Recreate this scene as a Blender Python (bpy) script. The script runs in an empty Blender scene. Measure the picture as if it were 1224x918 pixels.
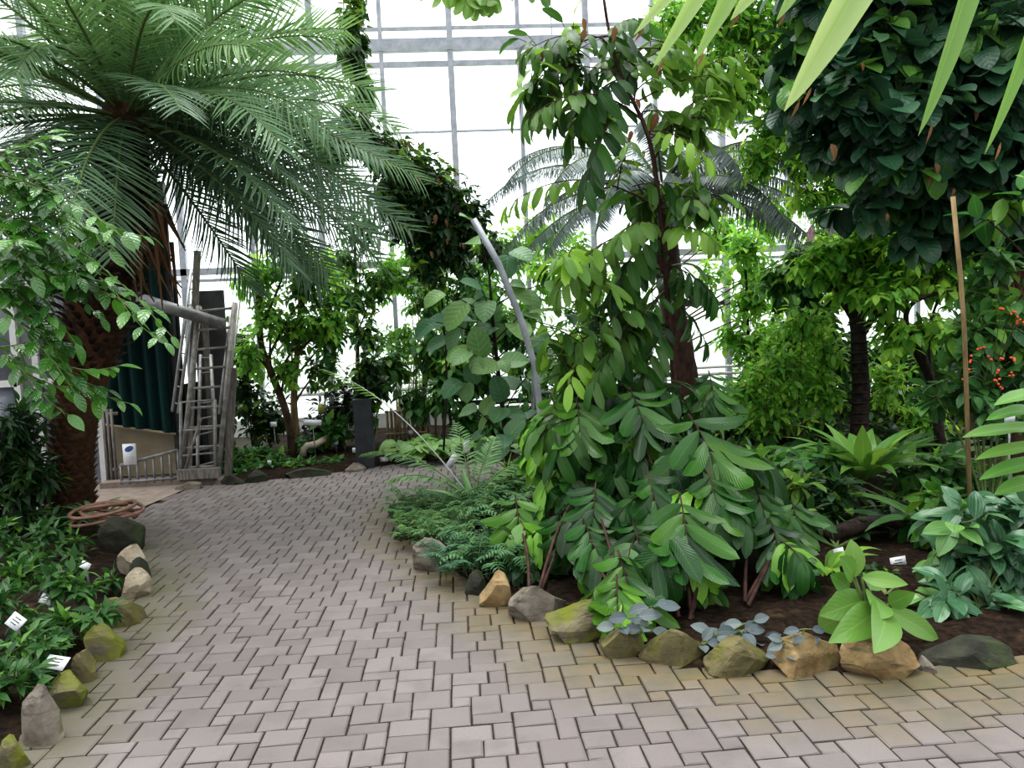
import bpy, math, zlib
import numpy as np
from mathutils import Matrix, Vector

# ------------------------------------------------------------------ camera and placement
F = 950.0                       # focal length in pixels of the 1224 x 918 frame
EYE = np.array([0.0, 0.0, 1.65])
def unit(a):
    a = np.asarray(a, float)
    return a / np.maximum(np.linalg.norm(a, axis=-1, keepdims=True), 1e-9)
_z = unit([-0.047, 1, 59 / F])
_y = np.array([(547 - 612) / F, -(403 - 459) / F, -1.0]); _y = unit(_y - _z * np.dot(_y, _z))
_x = np.cross(_y, _z)
ROT = np.array([_x, _y, _z])    # camera axes -> world axes (rows: world x, y, z seen from the camera)
def ray(px, py):
    return ROT @ np.array([(px - 612) / F, -(py - 459) / F, -1.0])
def W(px, py, Y):               # a point of the place on the plane y = Y
    d = ray(px, py); return EYE + d * (Y / d[1])
def G(px, py, z=0.0):           # a point of the place on the plane at height z
    d = ray(px, py); return EYE + d * ((z - EYE[2]) / d[2])
def M(px, Y): return px * Y / F

C = bpy.context.scene.collection
sc = bpy.context.scene
cam = bpy.data.objects.new('camera', bpy.data.cameras.new('camera')); C.objects.link(cam)
mw = Matrix.Identity(4)
for i in range(3):
    for j in range(3): mw[i][j] = ROT[i][j]
    mw[i][3] = EYE[i]
cam.matrix_world = mw
cam.data.sensor_width = 36; cam.data.lens = F / 1224 * 36; cam.data.clip_start = .05; cam.data.clip_end = 300
sc.camera = cam

# ------------------------------------------------------------------ mesh helpers
RNG = np.random.default_rng(5)
def seed(s):
    global RNG
    RNG = np.random.default_rng(zlib.crc32(s.encode()))
def U(a, b, n=None): return RNG.uniform(a, b, n)

class MB:
    """collects faces for ONE mesh object"""
    def __init__(self): self.v = []; self.f4 = []; self.f3 = []; self.lf = []; self.tn = []; self.n = 0
    def add(self, v, quads=None, tris=None, lf=None, tone=None):
        v = np.asarray(v, float).reshape(-1, 3); k = len(v)
        if quads is not None and len(quads): self.f4.append(np.asarray(quads, np.int64).reshape(-1, 4) + self.n)
        if tris is not None and len(tris): self.f3.append(np.asarray(tris, np.int64).reshape(-1, 3) + self.n)
        self.v.append(v)
        self.lf.append(np.zeros((k, 3)) if lf is None else np.asarray(lf, float).reshape(-1, 3))
        self.tn.append(np.zeros(k) if tone is None else np.broadcast_to(np.asarray(tone, float), (k,)))
        self.n += k
    def build(self, name, mat, parent=None, smooth=True, origin=None):
        if parent is not None: origin = np.array(parent.get('_o', (0, 0, 0)))
        o0 = np.zeros(3) if origin is None else np.asarray(origin, float)
        me = bpy.data.meshes.new(name)
        if self.n:
            v = np.concatenate(self.v) - o0
            f4 = np.concatenate(self.f4) if self.f4 else np.zeros((0, 4), np.int64)
            f3 = np.concatenate(self.f3) if self.f3 else np.zeros((0, 3), np.int64)
            me.vertices.add(len(v)); me.vertices.foreach_set('co', v.astype(np.float32).ravel())
            loops = np.concatenate([f4.ravel(), f3.ravel()])
            me.loops.add(len(loops)); me.loops.foreach_set('vertex_index', loops.astype(np.int32))
            st = np.concatenate([np.arange(len(f4)) * 4, len(f4) * 4 + np.arange(len(f3)) * 3])
            me.polygons.add(len(st)); me.polygons.foreach_set('loop_start', st.astype(np.int32))
            me.polygons.foreach_set('use_smooth', np.full(len(st), smooth))
            a = me.attributes.new('lf', 'FLOAT_VECTOR', 'POINT'); a.data.foreach_set('vector', np.concatenate(self.lf).astype(np.float32).ravel())
            a = me.attributes.new('tone', 'FLOAT', 'POINT'); a.data.foreach_set('value', np.concatenate(self.tn).astype(np.float32))
            me.update(calc_edges=True); me.validate()
        me.materials.append(mat)
        o = bpy.data.objects.new(name, me); C.objects.link(o)
        if parent is not None: o.parent = parent; o['_o'] = [float(q) for q in o0]
        else: o.location = o0; o['_o'] = [float(q) for q in o0]
        return o
    # ---- shapes
    def box(self, c, s, rot=None, tone=None):
        c = np.asarray(c, float); s = np.asarray(s, float) / 2
        k = np.array([[-1,-1,-1],[1,-1,-1],[1,1,-1],[-1,1,-1],[-1,-1,1],[1,-1,1],[1,1,1],[-1,1,1]]) * s
        if rot is not None: k = k @ np.asarray(rot).T
        self.add(k + c, [[0,3,2,1],[4,5,6,7],[0,1,5,4],[1,2,6,5],[2,3,7,6],[3,0,4,7]], tone=tone)
        return self
    def bar(self, a, b, w, h=None, up=(0, 0, 1)):
        a = np.asarray(a, float); b = np.asarray(b, float); h = h or w
        d = unit(b - a); u = np.asarray(up, float)
        if abs(d @ u) > .98: u = np.array([0, 1.0, 0])
        s = unit(np.cross(d, u)); u = np.cross(s, d)
        return self.box((a + b) / 2, (w, np.linalg.norm(b - a), h), np.array([s, d, u]).T)
    def tube(self, pts, r, sides=6, cap=True, rough=0, tone=None):
        p = np.asarray(pts, float); K = len(p); r = np.broadcast_to(np.asarray(r, float), (K,))
        t = np.gradient(p, axis=0); t = unit(t)
        ref = np.array([0, 1.0, 0.2]) if abs(t[:, 2]).mean() > .7 else np.array([0, 0, 1.0])
        s = unit(np.cross(t, ref)); u = np.cross(s, t)
        a = np.arange(sides) * 2 * np.pi / sides
        rr = r[:, None] * np.ones(sides)
        if rough: rr = rr * (1 + U(-rough, rough, rr.shape))
        v = p[:, None] + rr[..., None] * (np.cos(a)[None, :, None] * s[:, None] + np.sin(a)[None, :, None] * u[:, None])
        i = np.arange(K - 1)[:, None] * sides; j = np.arange(sides)[None]; j2 = (j + 1) % sides
        q = np.stack([i + j, i + j2, i + sides + j2, i + sides + j], -1)
        lf = np.zeros((K, sides, 3)); lf[..., 0] = np.cos(a) * .5 + .5; lf[..., 1] = np.linspace(0, 1, K)[:, None]; lf[..., 2] = U(0, 1)
        v = v.reshape(-1, 3); lf = lf.reshape(-1, 3)
        tris = None
        if cap:
            v = np.concatenate([v, p[:1], p[-1:]]); lf = np.concatenate([lf, lf[:1], lf[-1:]])
            jj = np.arange(sides); n0 = K * sides
            tris = np.concatenate([np.stack([np.full(sides, n0), (jj + 1) % sides, jj], -1),
                                   np.stack([np.full(sides, n0 + 1), (K - 1) * sides + jj, (K - 1) * sides + (jj + 1) % sides], -1)])
        self.add(v, q.reshape(-1, 4), tris, lf, tone)
        return self
    def leaves(self, P, D, Up, L, Wd, shape='ell', bend=.6, fold=.25, ns=6, nc=1, tone=0., wave=0., twist=0.):
        P = np.asarray(P, float).reshape(-1, 3); N = len(P)
        if not N: return self
        D = unit(np.broadcast_to(D, (N, 3))); Up = np.broadcast_to(np.asarray(Up, float), (N, 3))
        Up = unit(Up - D * (Up * D).sum(1, keepdims=True)); S = np.cross(D, Up)
        L = np.broadcast_to(np.asarray(L, float), (N,)); Wd = np.broadcast_to(np.asarray(Wd, float), (N,))
        b = np.broadcast_to(np.asarray(bend, float), (N,)) + 1e-4
        s = np.linspace(0, 1, ns + 1); pr = PROF[shape](s)
        cols = np.linspace(-1, 1, 2 * nc + 1); nk = len(cols)
        a = b[:, None] * s
        y = np.sin(a) / b[:, None]; z = -(1 - np.cos(a)) / b[:, None]
        axis = P[:, None] + L[:, None, None] * (y[..., None] * D[:, None] + z[..., None] * Up[:, None])
        nn = np.sin(a)[..., None] * D[:, None] + np.cos(a)[..., None] * Up[:, None]
        hw = (Wd / 2)[:, None, None] * pr[None, :, None] * np.ones(nk)
        ff = np.broadcast_to(np.asarray(fold, float), (N,))[:, None, None]
        x = hw * cols * np.cos(ff); h = hw * np.abs(cols) * np.sin(ff)
        if wave:
            h = h + (np.abs(cols) * pr[:, None])[None] * Wd[:, None, None] * wave * np.sin(s[None, :, None] * 17 + U(0, 6, N)[:, None, None] + cols * 1.3)
        v = axis[:, :, None] + x[..., None] * S[:, None, None] + h[..., None] * nn[:, :, None]
        i = np.arange(ns)[:, None] * nk; j = np.arange(nk - 1)[None]
        q = np.stack([i + j, i + j + 1, i + nk + j + 1, i + nk + j], -1).reshape(-1, 4)
        per = (ns + 1) * nk
        quads = (q[None] + (np.arange(N) * per)[:, None, None]).reshape(-1, 4)
        lf = np.empty((N, ns + 1, nk, 3)); lf[..., 0] = cols * .5 + .5; lf[..., 1] = s[:, None]; lf[..., 2] = U(0, 1, N)[:, None, None]
        tn = np.repeat(np.broadcast_to(np.asarray(tone, float), (N,)), per)
        self.add(v, quads, None, lf, tn)
        return self

def _p(xs, ys): return lambda s: np.interp(s, xs, ys)
PROF = {
    'ell': lambda s: np.clip(np.sin(np.pi * np.clip(s, 0, 1) ** .9), .02, 1) ** .8,
    'ovate': _p([0, .06, .2, .4, .65, .85, 1], [.1, .55, .93, 1, .72, .34, .02]),
    'lance': _p([0, .1, .3, .5, .75, 1], [.08, .55, 1, .95, .5, .02]),
    'oblong': _p([0, .08, .25, .5, .75, .88, .95, 1], [.1, .5, .88, 1, .92, .62, .22, .02]),
    'round': _p([0, .05, .2, .45, .7, .9, 1], [.3, .7, .95, 1, .87, .5, .08]),
    'heart': _p([0, .04, .15, .35, .6, .85, 1], [.55, .85, 1, .97, .7, .3, .02]),
    'strap': _p([0, .1, .4, .75, .92, 1], [.45, .8, 1, .85, .45, .02]),
    'blade': _p([0, .1, .3, .6, .85, .96, 1], [.8, 1, 1, .8, .42, .16, .02]),
    'needle': _p([0, .1, .5, 1], [.7, 1, .8, .05]),
    'ivy': _p([0, .05, .2, .32, .45, .7, 1], [.45, .8, 1, .95, .62, .38, .03]),
}

# ------------------------------------------------------------------ things
def tag(o, label=None, cat=None, group=None, kind=None):
    for k, v in (('label', label), ('category', cat), ('group', group), ('kind', kind)):
        if v: o[k] = v
    return o
def thing(name, label, cat, loc, group=None):
    seed(label)
    o = bpy.data.objects.new(name, None); C.objects.link(o); o.empty_display_size = .1
    o.location = [float(q) for q in loc]; o['_o'] = [float(q) for q in loc]
    return tag(o, label, cat, group)
def struct(name, mb, mat, smooth=False, parent=None):
    o = mb.build(name, mat, parent, smooth)
    if parent is None: o['kind'] = 'structure'
    return o

# ------------------------------------------------------------------ materials
def newmat(name):
    m = bpy.data.materials.new(name); m.use_nodes = True
    nt = m.node_tree; nt.nodes.clear()
    return m, nt, nt.nodes, nt.links
def _math(nt, op, a, b=None, c=None, clamp=False):
    n = nt.nodes.new('ShaderNodeMath'); n.operation = op; n.use_clamp = clamp
    for i, q in enumerate((a, b, c)):
        if q is None: continue
        if isinstance(q, (int, float)): n.inputs[i].default_value = q
        else: nt.links.new(q, n.inputs[i])
    return n.outputs[0]
def _mix(nt, f, a, b, mode='MIX'):
    n = nt.nodes.new('ShaderNodeMix'); n.data_type = 'RGBA'; n.blend_type = mode
    for i, q in ((0, f), (6, a), (7, b)):
        if isinstance(q, (int, float)): n.inputs[i].default_value = q
        elif isinstance(q, tuple): n.inputs[i].default_value = (*q[:3], 1)
        else: nt.links.new(q, n.inputs[i])
    return n.outputs[2]
def _noise(nt, scale, detail=4, vec=None, rough=.55):
    n = nt.nodes.new('ShaderNodeTexNoise'); n.inputs['Scale'].default_value = scale; n.inputs['Detail'].default_value = detail
    n.inputs['Roughness'].default_value = rough
    if vec is not None: nt.links.new(vec, n.inputs['Vector'])
    return n.outputs['Fac']
def _ramp(nt, f, lo, hi):
    n = nt.nodes.new('ShaderNodeMapRange'); n.interpolation_type = 'SMOOTHSTEP'
    n.inputs[1].default_value = lo; n.inputs[2].default_value = hi; nt.links.new(f, n.inputs[0]); return n.outputs[0]
def _out(nt, sh):
    o = nt.nodes.new('ShaderNodeOutputMaterial'); nt.links.new(sh, o.inputs[0])
def _bsdf(nt, col, rough=.5, spec=.5, metal=0., bump=None, bs=.3, bd=.01):
    p = nt.nodes.new('ShaderNodeBsdfPrincipled')
    if isinstance(col, tuple): p.inputs['Base Color'].default_value = (*col[:3], 1)
    else: nt.links.new(col, p.inputs['Base Color'])
    if isinstance(rough, (int, float)): p.inputs['Roughness'].default_value = rough
    else: nt.links.new(rough, p.inputs['Roughness'])
    p.inputs['Specular IOR Level'].default_value = spec; p.inputs['Metallic'].default_value = metal
    if bump is not None:
        b = nt.nodes.new('ShaderNodeBump'); b.inputs['Strength'].default_value = bs; b.inputs['Distance'].default_value = bd
        nt.links.new(bump, b.inputs['Height']); nt.links.new(b.outputs[0], p.inputs['Normal'])
    return p.outputs[0]
def leafmat(name, c0, c1, young=(.22, .42, .04), rough=.34, nv=9, vein=.2, trans=.3, spec=.5, rib=.3, stripe=None, bump=.28):
    m, nt, N, Lk = newmat(name)
    at = N.new('ShaderNodeAttribute'); at.attribute_name = 'lf'
    sp = N.new('ShaderNodeSeparateXYZ'); Lk.new(at.outputs['Vector'], sp.inputs[0])
    t2 = N.new('ShaderNodeAttribute'); t2.attribute_name = 'tone'
    u, v, r = sp.outputs
    col = _mix(nt, r, c0, c1)
    du = _math(nt, 'ABSOLUTE', _math(nt, 'SUBTRACT', u, .5))
    col = _mix(nt, t2.outputs['Fac'], col, young)
    wav = _math(nt, 'SINE', _math(nt, 'MULTIPLY', _math(nt, 'SUBTRACT', _math(nt, 'MULTIPLY', v, nv), _math(nt, 'MULTIPLY', du, nv * .55)), 6.283))
    if vein:
        w01 = _math(nt, 'MULTIPLY_ADD', wav, .5, .5)
        dk = _mix(nt, _math(nt, 'MULTIPLY', _math(nt, 'POWER', w01, 3.), vein), col, (c0[0] * .35, c0[1] * .4, c0[2] * .35))
        col = dk
    ribm = _math(nt, 'MULTIPLY', _math(nt, 'SUBTRACT', 1., _ramp(nt, du, .008, .03)), rib)
    col = _mix(nt, ribm, col, (min(1, c1[0] * 2.2 + .05), min(1, c1[1] * 1.7 + .06), min(1, c1[2] * 1.8 + .02)))
    if stripe:
        sm = _math(nt, 'MULTIPLY', _ramp(nt, _math(nt, 'SINE', _math(nt, 'MULTIPLY', du, 38.)), .2, .8), .75)
        col = _mix(nt, sm, col, stripe)
    h = _math(nt, 'ADD', _math(nt, 'MULTIPLY', wav, .5), _math(nt, 'MULTIPLY', _ramp(nt, du, 0., .08), 1.0))
    p = _bsdf(nt, col, rough, spec, 0, h, bump, .006)
    tr = N.new('ShaderNodeBsdfTranslucent')
    Lk.new(_mix(nt, .6, col, (1., 1., .25), 'MULTIPLY'), tr.inputs[0])
    gm = N.new('ShaderNodeGamma'); gm.inputs[1].default_value = .8
    Lk.new(_mix(nt, .5, col, (1., 1., .3), 'MULTIPLY'), gm.inputs[0]); Lk.new(gm.outputs[0], tr.inputs[0])
    mx = N.new('ShaderNodeMixShader'); mx.inputs[0].default_value = trans
    Lk.new(p, mx.inputs[1]); Lk.new(tr.outputs[0], mx.inputs[2]); _out(nt, mx.outputs[0])
    return m
def surf(name, c0, c1, scale=6, rough=.7, bump=.3, spec=.3, metal=0., c2=None, c2lo=.5, c2hi=.65, s2=2.5, bd=.01, stretch=None):
    m, nt, N, Lk = newmat(name)
    tc = N.new('ShaderNodeTexCoord'); vec = tc.outputs['Object']
    if stretch:
        mp = N.new('ShaderNodeMapping'); mp.inputs['Scale'].default_value = stretch; Lk.new(vec, mp.inputs[0]); vec = mp.outputs[0]
    n = _noise(nt, scale, 6, vec)
    col = _mix(nt, _ramp(nt, n, .3, .7), c0, c1)
    if c2: col = _mix(nt, _ramp(nt, _noise(nt, s2, 4, vec), c2lo, c2hi), col, c2)
    _out(nt, _bsdf(nt, col, rough, spec, metal, n, bump, bd))
    return m

DG = leafmat('dark_leaf', (.007, .036, .012), (.024, .09, .024), rough=.3)
MG = leafmat('mid_leaf', (.016, .09, .016), (.065, .24, .04), rough=.33)
LG = leafmat('light_leaf', (.075, .28, .03), (.27, .60, .085), (.52, .82, .12), rough=.34, trans=.52)
PALE = leafmat('pale_leaf', (.06, .20, .035), (.14, .30, .065), (.27, .43, .09), rough=.36, trans=.3, nv=10, vein=.04, bump=.07)
BROWNEA = leafmat('pinnate_leaf', (.005, .034, .008), (.030, .125, .022), (.27, .58, .05), rough=.27, nv=12, vein=.25, trans=.26, rib=.3, spec=.4, bump=.22)
BACKLIT = leafmat('backlit_pinnate_leaf', (.010, .05, .014), (.05, .17, .03), (.30, .55, .05), rough=.3, nv=11, vein=.2, trans=.36)
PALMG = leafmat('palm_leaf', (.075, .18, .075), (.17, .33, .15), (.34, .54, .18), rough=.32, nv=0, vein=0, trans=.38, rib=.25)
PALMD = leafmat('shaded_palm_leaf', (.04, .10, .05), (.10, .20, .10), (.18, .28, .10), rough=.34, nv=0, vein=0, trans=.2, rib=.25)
CYC = leafmat('silvery_cycad_leaf', (.05, .09, .085), (.17, .235, .225), (.2, .3, .2), rough=.3, nv=0, vein=0, trans=.12, rib=.2, spec=.8)
SILV = leafmat('silver_leaf', (.03, .05, .062), (.075, .108, .125), (.25, .3, .28), rough=.5, nv=8, vein=.45, trans=.06)
STRIPED = leafmat('striped_leaf', (.03, .11, .05), (.065, .19, .085), (.2, .4, .08), rough=.3, nv=2, vein=.05, trans=.2, stripe=(.11, .21, .13))
ROUNDL = leafmat('grey_green_round_leaf', (.055, .16, .075), (.11, .25, .12), (.28, .45, .10), rough=.42, nv=6, vein=.18, trans=.26)
FERN = leafmat('fern_leaf', (.035, .13, .05), (.08, .22, .09), (.25, .42, .08), rough=.5, nv=0, vein=0, trans=.3)
LILY = leafmat('water_lily_leaf', (.09, .24, .05), (.19, .38, .09), (.3, .45, .1), rough=.4, nv=7, vein=.1, trans=.3)
STRAP = leafmat('strap_leaf', (.05, .17, .025), (.13, .33, .04), (.46, .60, .26), rough=.38, nv=0, vein=0, trans=.4, rib=.6)
DEAD = leafmat('dry_leaf', (.13, .06, .022), (.28, .14, .06), (.4, .25, .12), rough=.7, trans=.25)
BARK = surf('bark', (.035, .022, .014), (.13, .085, .055), 14, .9, .8, .15, stretch=(1, 1, .35))
DARKBARK = surf('dark_bark', (.012, .009, .008), (.05, .035, .028), 16, .85, .7, .2)
REDBARK = surf('red_brown_bark', (.028, .012, .010), (.085, .04, .03), 18, .75, .6, .3, stretch=(1, 1, .5))
GREENSTEM = surf('green_stem', (.06, .12, .03), (.16, .2, .07), 20, .6, .2, .3)
TANSTEM = surf('tan_stem', (.16, .11, .05), (.34, .25, .13), 16, .7, .4, .3, stretch=(1, 1, .3))
PALMTRUNK = surf('palm_trunk', (.022, .011, .007), (.095, .042, .02), 9, .85, .9, .2, c2=(.035, .05, .018), c2lo=.52, c2hi=.68)
BOOT = surf('leaf_base', (.02, .012, .009), (.12, .07, .045), 11, .85, .8, .2)
SOIL = surf('soil', (.009, .006, .004), (.032, .020, .013), 22, .95, 1., .1, c2=(.06, .040, .022), c2lo=.56, c2hi=.72, s2=9, bd=.03)

def scalemat(name, base, mid, tip):
    m, nt, N, Lk = newmat(name)
    at = N.new('ShaderNodeAttribute'); at.attribute_name = 'lf'; sp = N.new('ShaderNodeSeparateXYZ'); Lk.new(at.outputs['Vector'], sp.inputs[0])
    tc = N.new('ShaderNodeTexCoord'); n = _noise(nt, 30, 4, tc.outputs['Object'])
    col = _mix(nt, _ramp(nt, sp.outputs[1], .1, .6), base, mid)
    col = _mix(nt, _math(nt, 'MULTIPLY', _ramp(nt, sp.outputs[1], .55, .95), sp.outputs[2]), col, tip)
    col = _mix(nt, _math(nt, 'MULTIPLY', _ramp(nt, n, .45, .7), .5), col, base)
    _out(nt, _bsdf(nt, col, .8, .2, 0, n, .5, .01)); return m
SCALE = scalemat('trunk_scale', (.018, .010, .006), (.085, .040, .018), (.15, .085, .04))
BOOT = scalemat('leaf_base', (.010, .007, .005), (.06, .035, .022), (.30, .21, .15))
CONC = surf('concrete', (.22, .18, .155), (.30, .25, .215), 9, .9, .15, .2)
WHITEP = surf('white_paint', (.62, .62, .62), (.72, .72, .72), 5, .55, .05)
STEEL = surf('grey_steel', (.30, .32, .36), (.42, .44, .48), 7, .45, .05, .5, .3)
DSTEEL = surf('dark_steel', (.02, .024, .03), (.042, .05, .058), 7, .5, .05, .5, .2)
ALU = surf('weathered_aluminium', (.36, .36, .36), (.56, .56, .56), 12, .4, .1, .5, .45)
ALUW = surf('grey_ladder_wood', (.20, .185, .17), (.38, .36, .34), 10, .6, .1, .4, .1)
ALUD = surf('dull_aluminium', (.20, .20, .205), (.34, .34, .34), 12, .5, .1, .5, .35)
WOODG = surf('weathered_wood', (.14, .122, .11), (.30, .275, .255), 8, .85, .4, .2, stretch=(6, 6, .8))
BAMBOO = surf('split_bamboo', (.26, .19, .11), (.50, .40, .27), 18, .7, .2, .3, stretch=(4, 4, .5))
BEIGE = surf('beige_board', (.32, .27, .19), (.40, .345, .25), 4, .8, .1)
BLACK = surf('recess_shade_black', (.006, .006, .006), (.012, .012, .012), 5, .9, 0)
PLATE = surf('white_plate', (.72, .74, .78), (.82, .84, .88), 5, .4, 0)
INK = surf('ink', (.03, .03, .035), (.06, .06, .065), 5, .7, 0)
BLUEINK = surf('blue_print', (.03, .06, .22), (.10, .17, .40), 30, .5, 0)
YPLATE = surf('yellow_green_plate', (.45, .50, .10), (.6, .6, .2), 9, .5, 0)
HOSE = surf('brown_hose', (.16, .085, .06), (.25, .14, .10), 8, .45, .05, .5)
CREAM = surf('cream_plastic', (.5, .43, .33), (.62, .55, .44), 8, .5, .05)
def curtain_mat():
    return surf('green_curtain_cloth', (.003, .022, .021), (.006, .045, .042), 5, .75, .25, .2, stretch=(1, 1, .25))
CURT = curtain_mat()
def glassmat(name, frost, tint=(.93, .96, .97)):
    m, nt, N, Lk = newmat(name)
    t = N.new('ShaderNodeBsdfTransparent'); t.inputs[0].default_value = (*tint, 1)
    g = N.new('ShaderNodeBsdfGlossy'); g.inputs['Roughness'].default_value = .05
    mx = N.new('ShaderNodeMixShader'); mx.inputs[0].default_value = .04
    Lk.new(t.outputs[0], mx.inputs[1]); Lk.new(g.outputs[0], mx.inputs[2]); sh = mx.outputs[0]
    if frost:
        tl = N.new('ShaderNodeBsdfTranslucent'); tl.inputs[0].default_value = (.8, .86, .84, 1)
        m2 = N.new('ShaderNodeMixShader'); m2.inputs[0].default_value = frost
        Lk.new(sh, m2.inputs[1]); Lk.new(tl.outputs[0], m2.inputs[2]); sh = m2.outputs[0]
    _out(nt, sh); return m
GLASS = glassmat('clear_glass', 0); FROST = glassmat('frosted_glass', .6, (.60, .66, .64))

# ------------------------------------------------------------------ outlines on the ground
def gp(*pts): return np.array([G(x, y)[:2] for x, y in pts])
LBED = np.concatenate([[[-2.05, 1.2]], gp((0, 925), (40, 896), (82, 838), (112, 797), (140, 760), (163, 716), (178, 688), (163, 664), (152, 645), (128, 627), (98, 616), (60, 612)), [[-4.6, 8.6], [-9.5, 8.9], [-9.5, 1.2]]])
RBED = np.concatenate([gp((470, 592), (462, 612), (476, 638), (498, 660), (530, 684), (572, 712), (612, 738), (660, 762), (720, 786), (780, 800), (850, 810), (930, 812), (1030, 812), (1110, 806), (1224, 792), (1400, 775)), [[6.0, 4.6], [11, 5.0], [11, 8.8], [4.0, 8.6], [1.6, 8.2], [.6, 8.0]], gp((580, 592), (530, 588))])
FBED = np.concatenate([gp((262, 580), (330, 574), (430, 563), (470, 556), (500, 551), (640, 553), (760, 548)), [[5.0, 10.2], [13, 10.2], [13, 14.9], [-3.45, 14.9]]])
PATCH = gp((236, 579), (147, 617), (124, 626), (98, 616), (60, 612), (40, 600), (96, 580), (140, 577))
def inside(poly, p):
    x, y = p[:, 0], p[:, 1]; r = np.zeros(len(p), bool); j = len(poly) - 1
    for i in range(len(poly)):
        xi, yi = poly[i]; xj, yj = poly[j]
        r ^= ((yi > y) != (yj > y)) & (x < (xj - xi) * (y - yi) / (yj - yi + 1e-12) + xi); j = i
    return r
def edge_dist(poly, p):
    d = np.full(len(p), 1e9)
    for a, b in zip(poly, np.roll(poly, -1, 0)):
        ab = b - a; t = np.clip(((p - a) @ ab) / (ab @ ab + 1e-12), 0, 1)
        d = np.minimum(d, np.linalg.norm(p - a - t[:, None] * ab, axis=1))
    return d
def vnoise(p, s, k=6, sd=1):
    r = np.random.default_rng(sd); o = np.zeros(len(p))
    for i in range(k):
        w = r.normal(size=2) * s * (1 + .6 * i); o += np.sin(p @ w + r.uniform(0, 6)) / (1 + .6 * i)
    return o / 2.2

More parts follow.
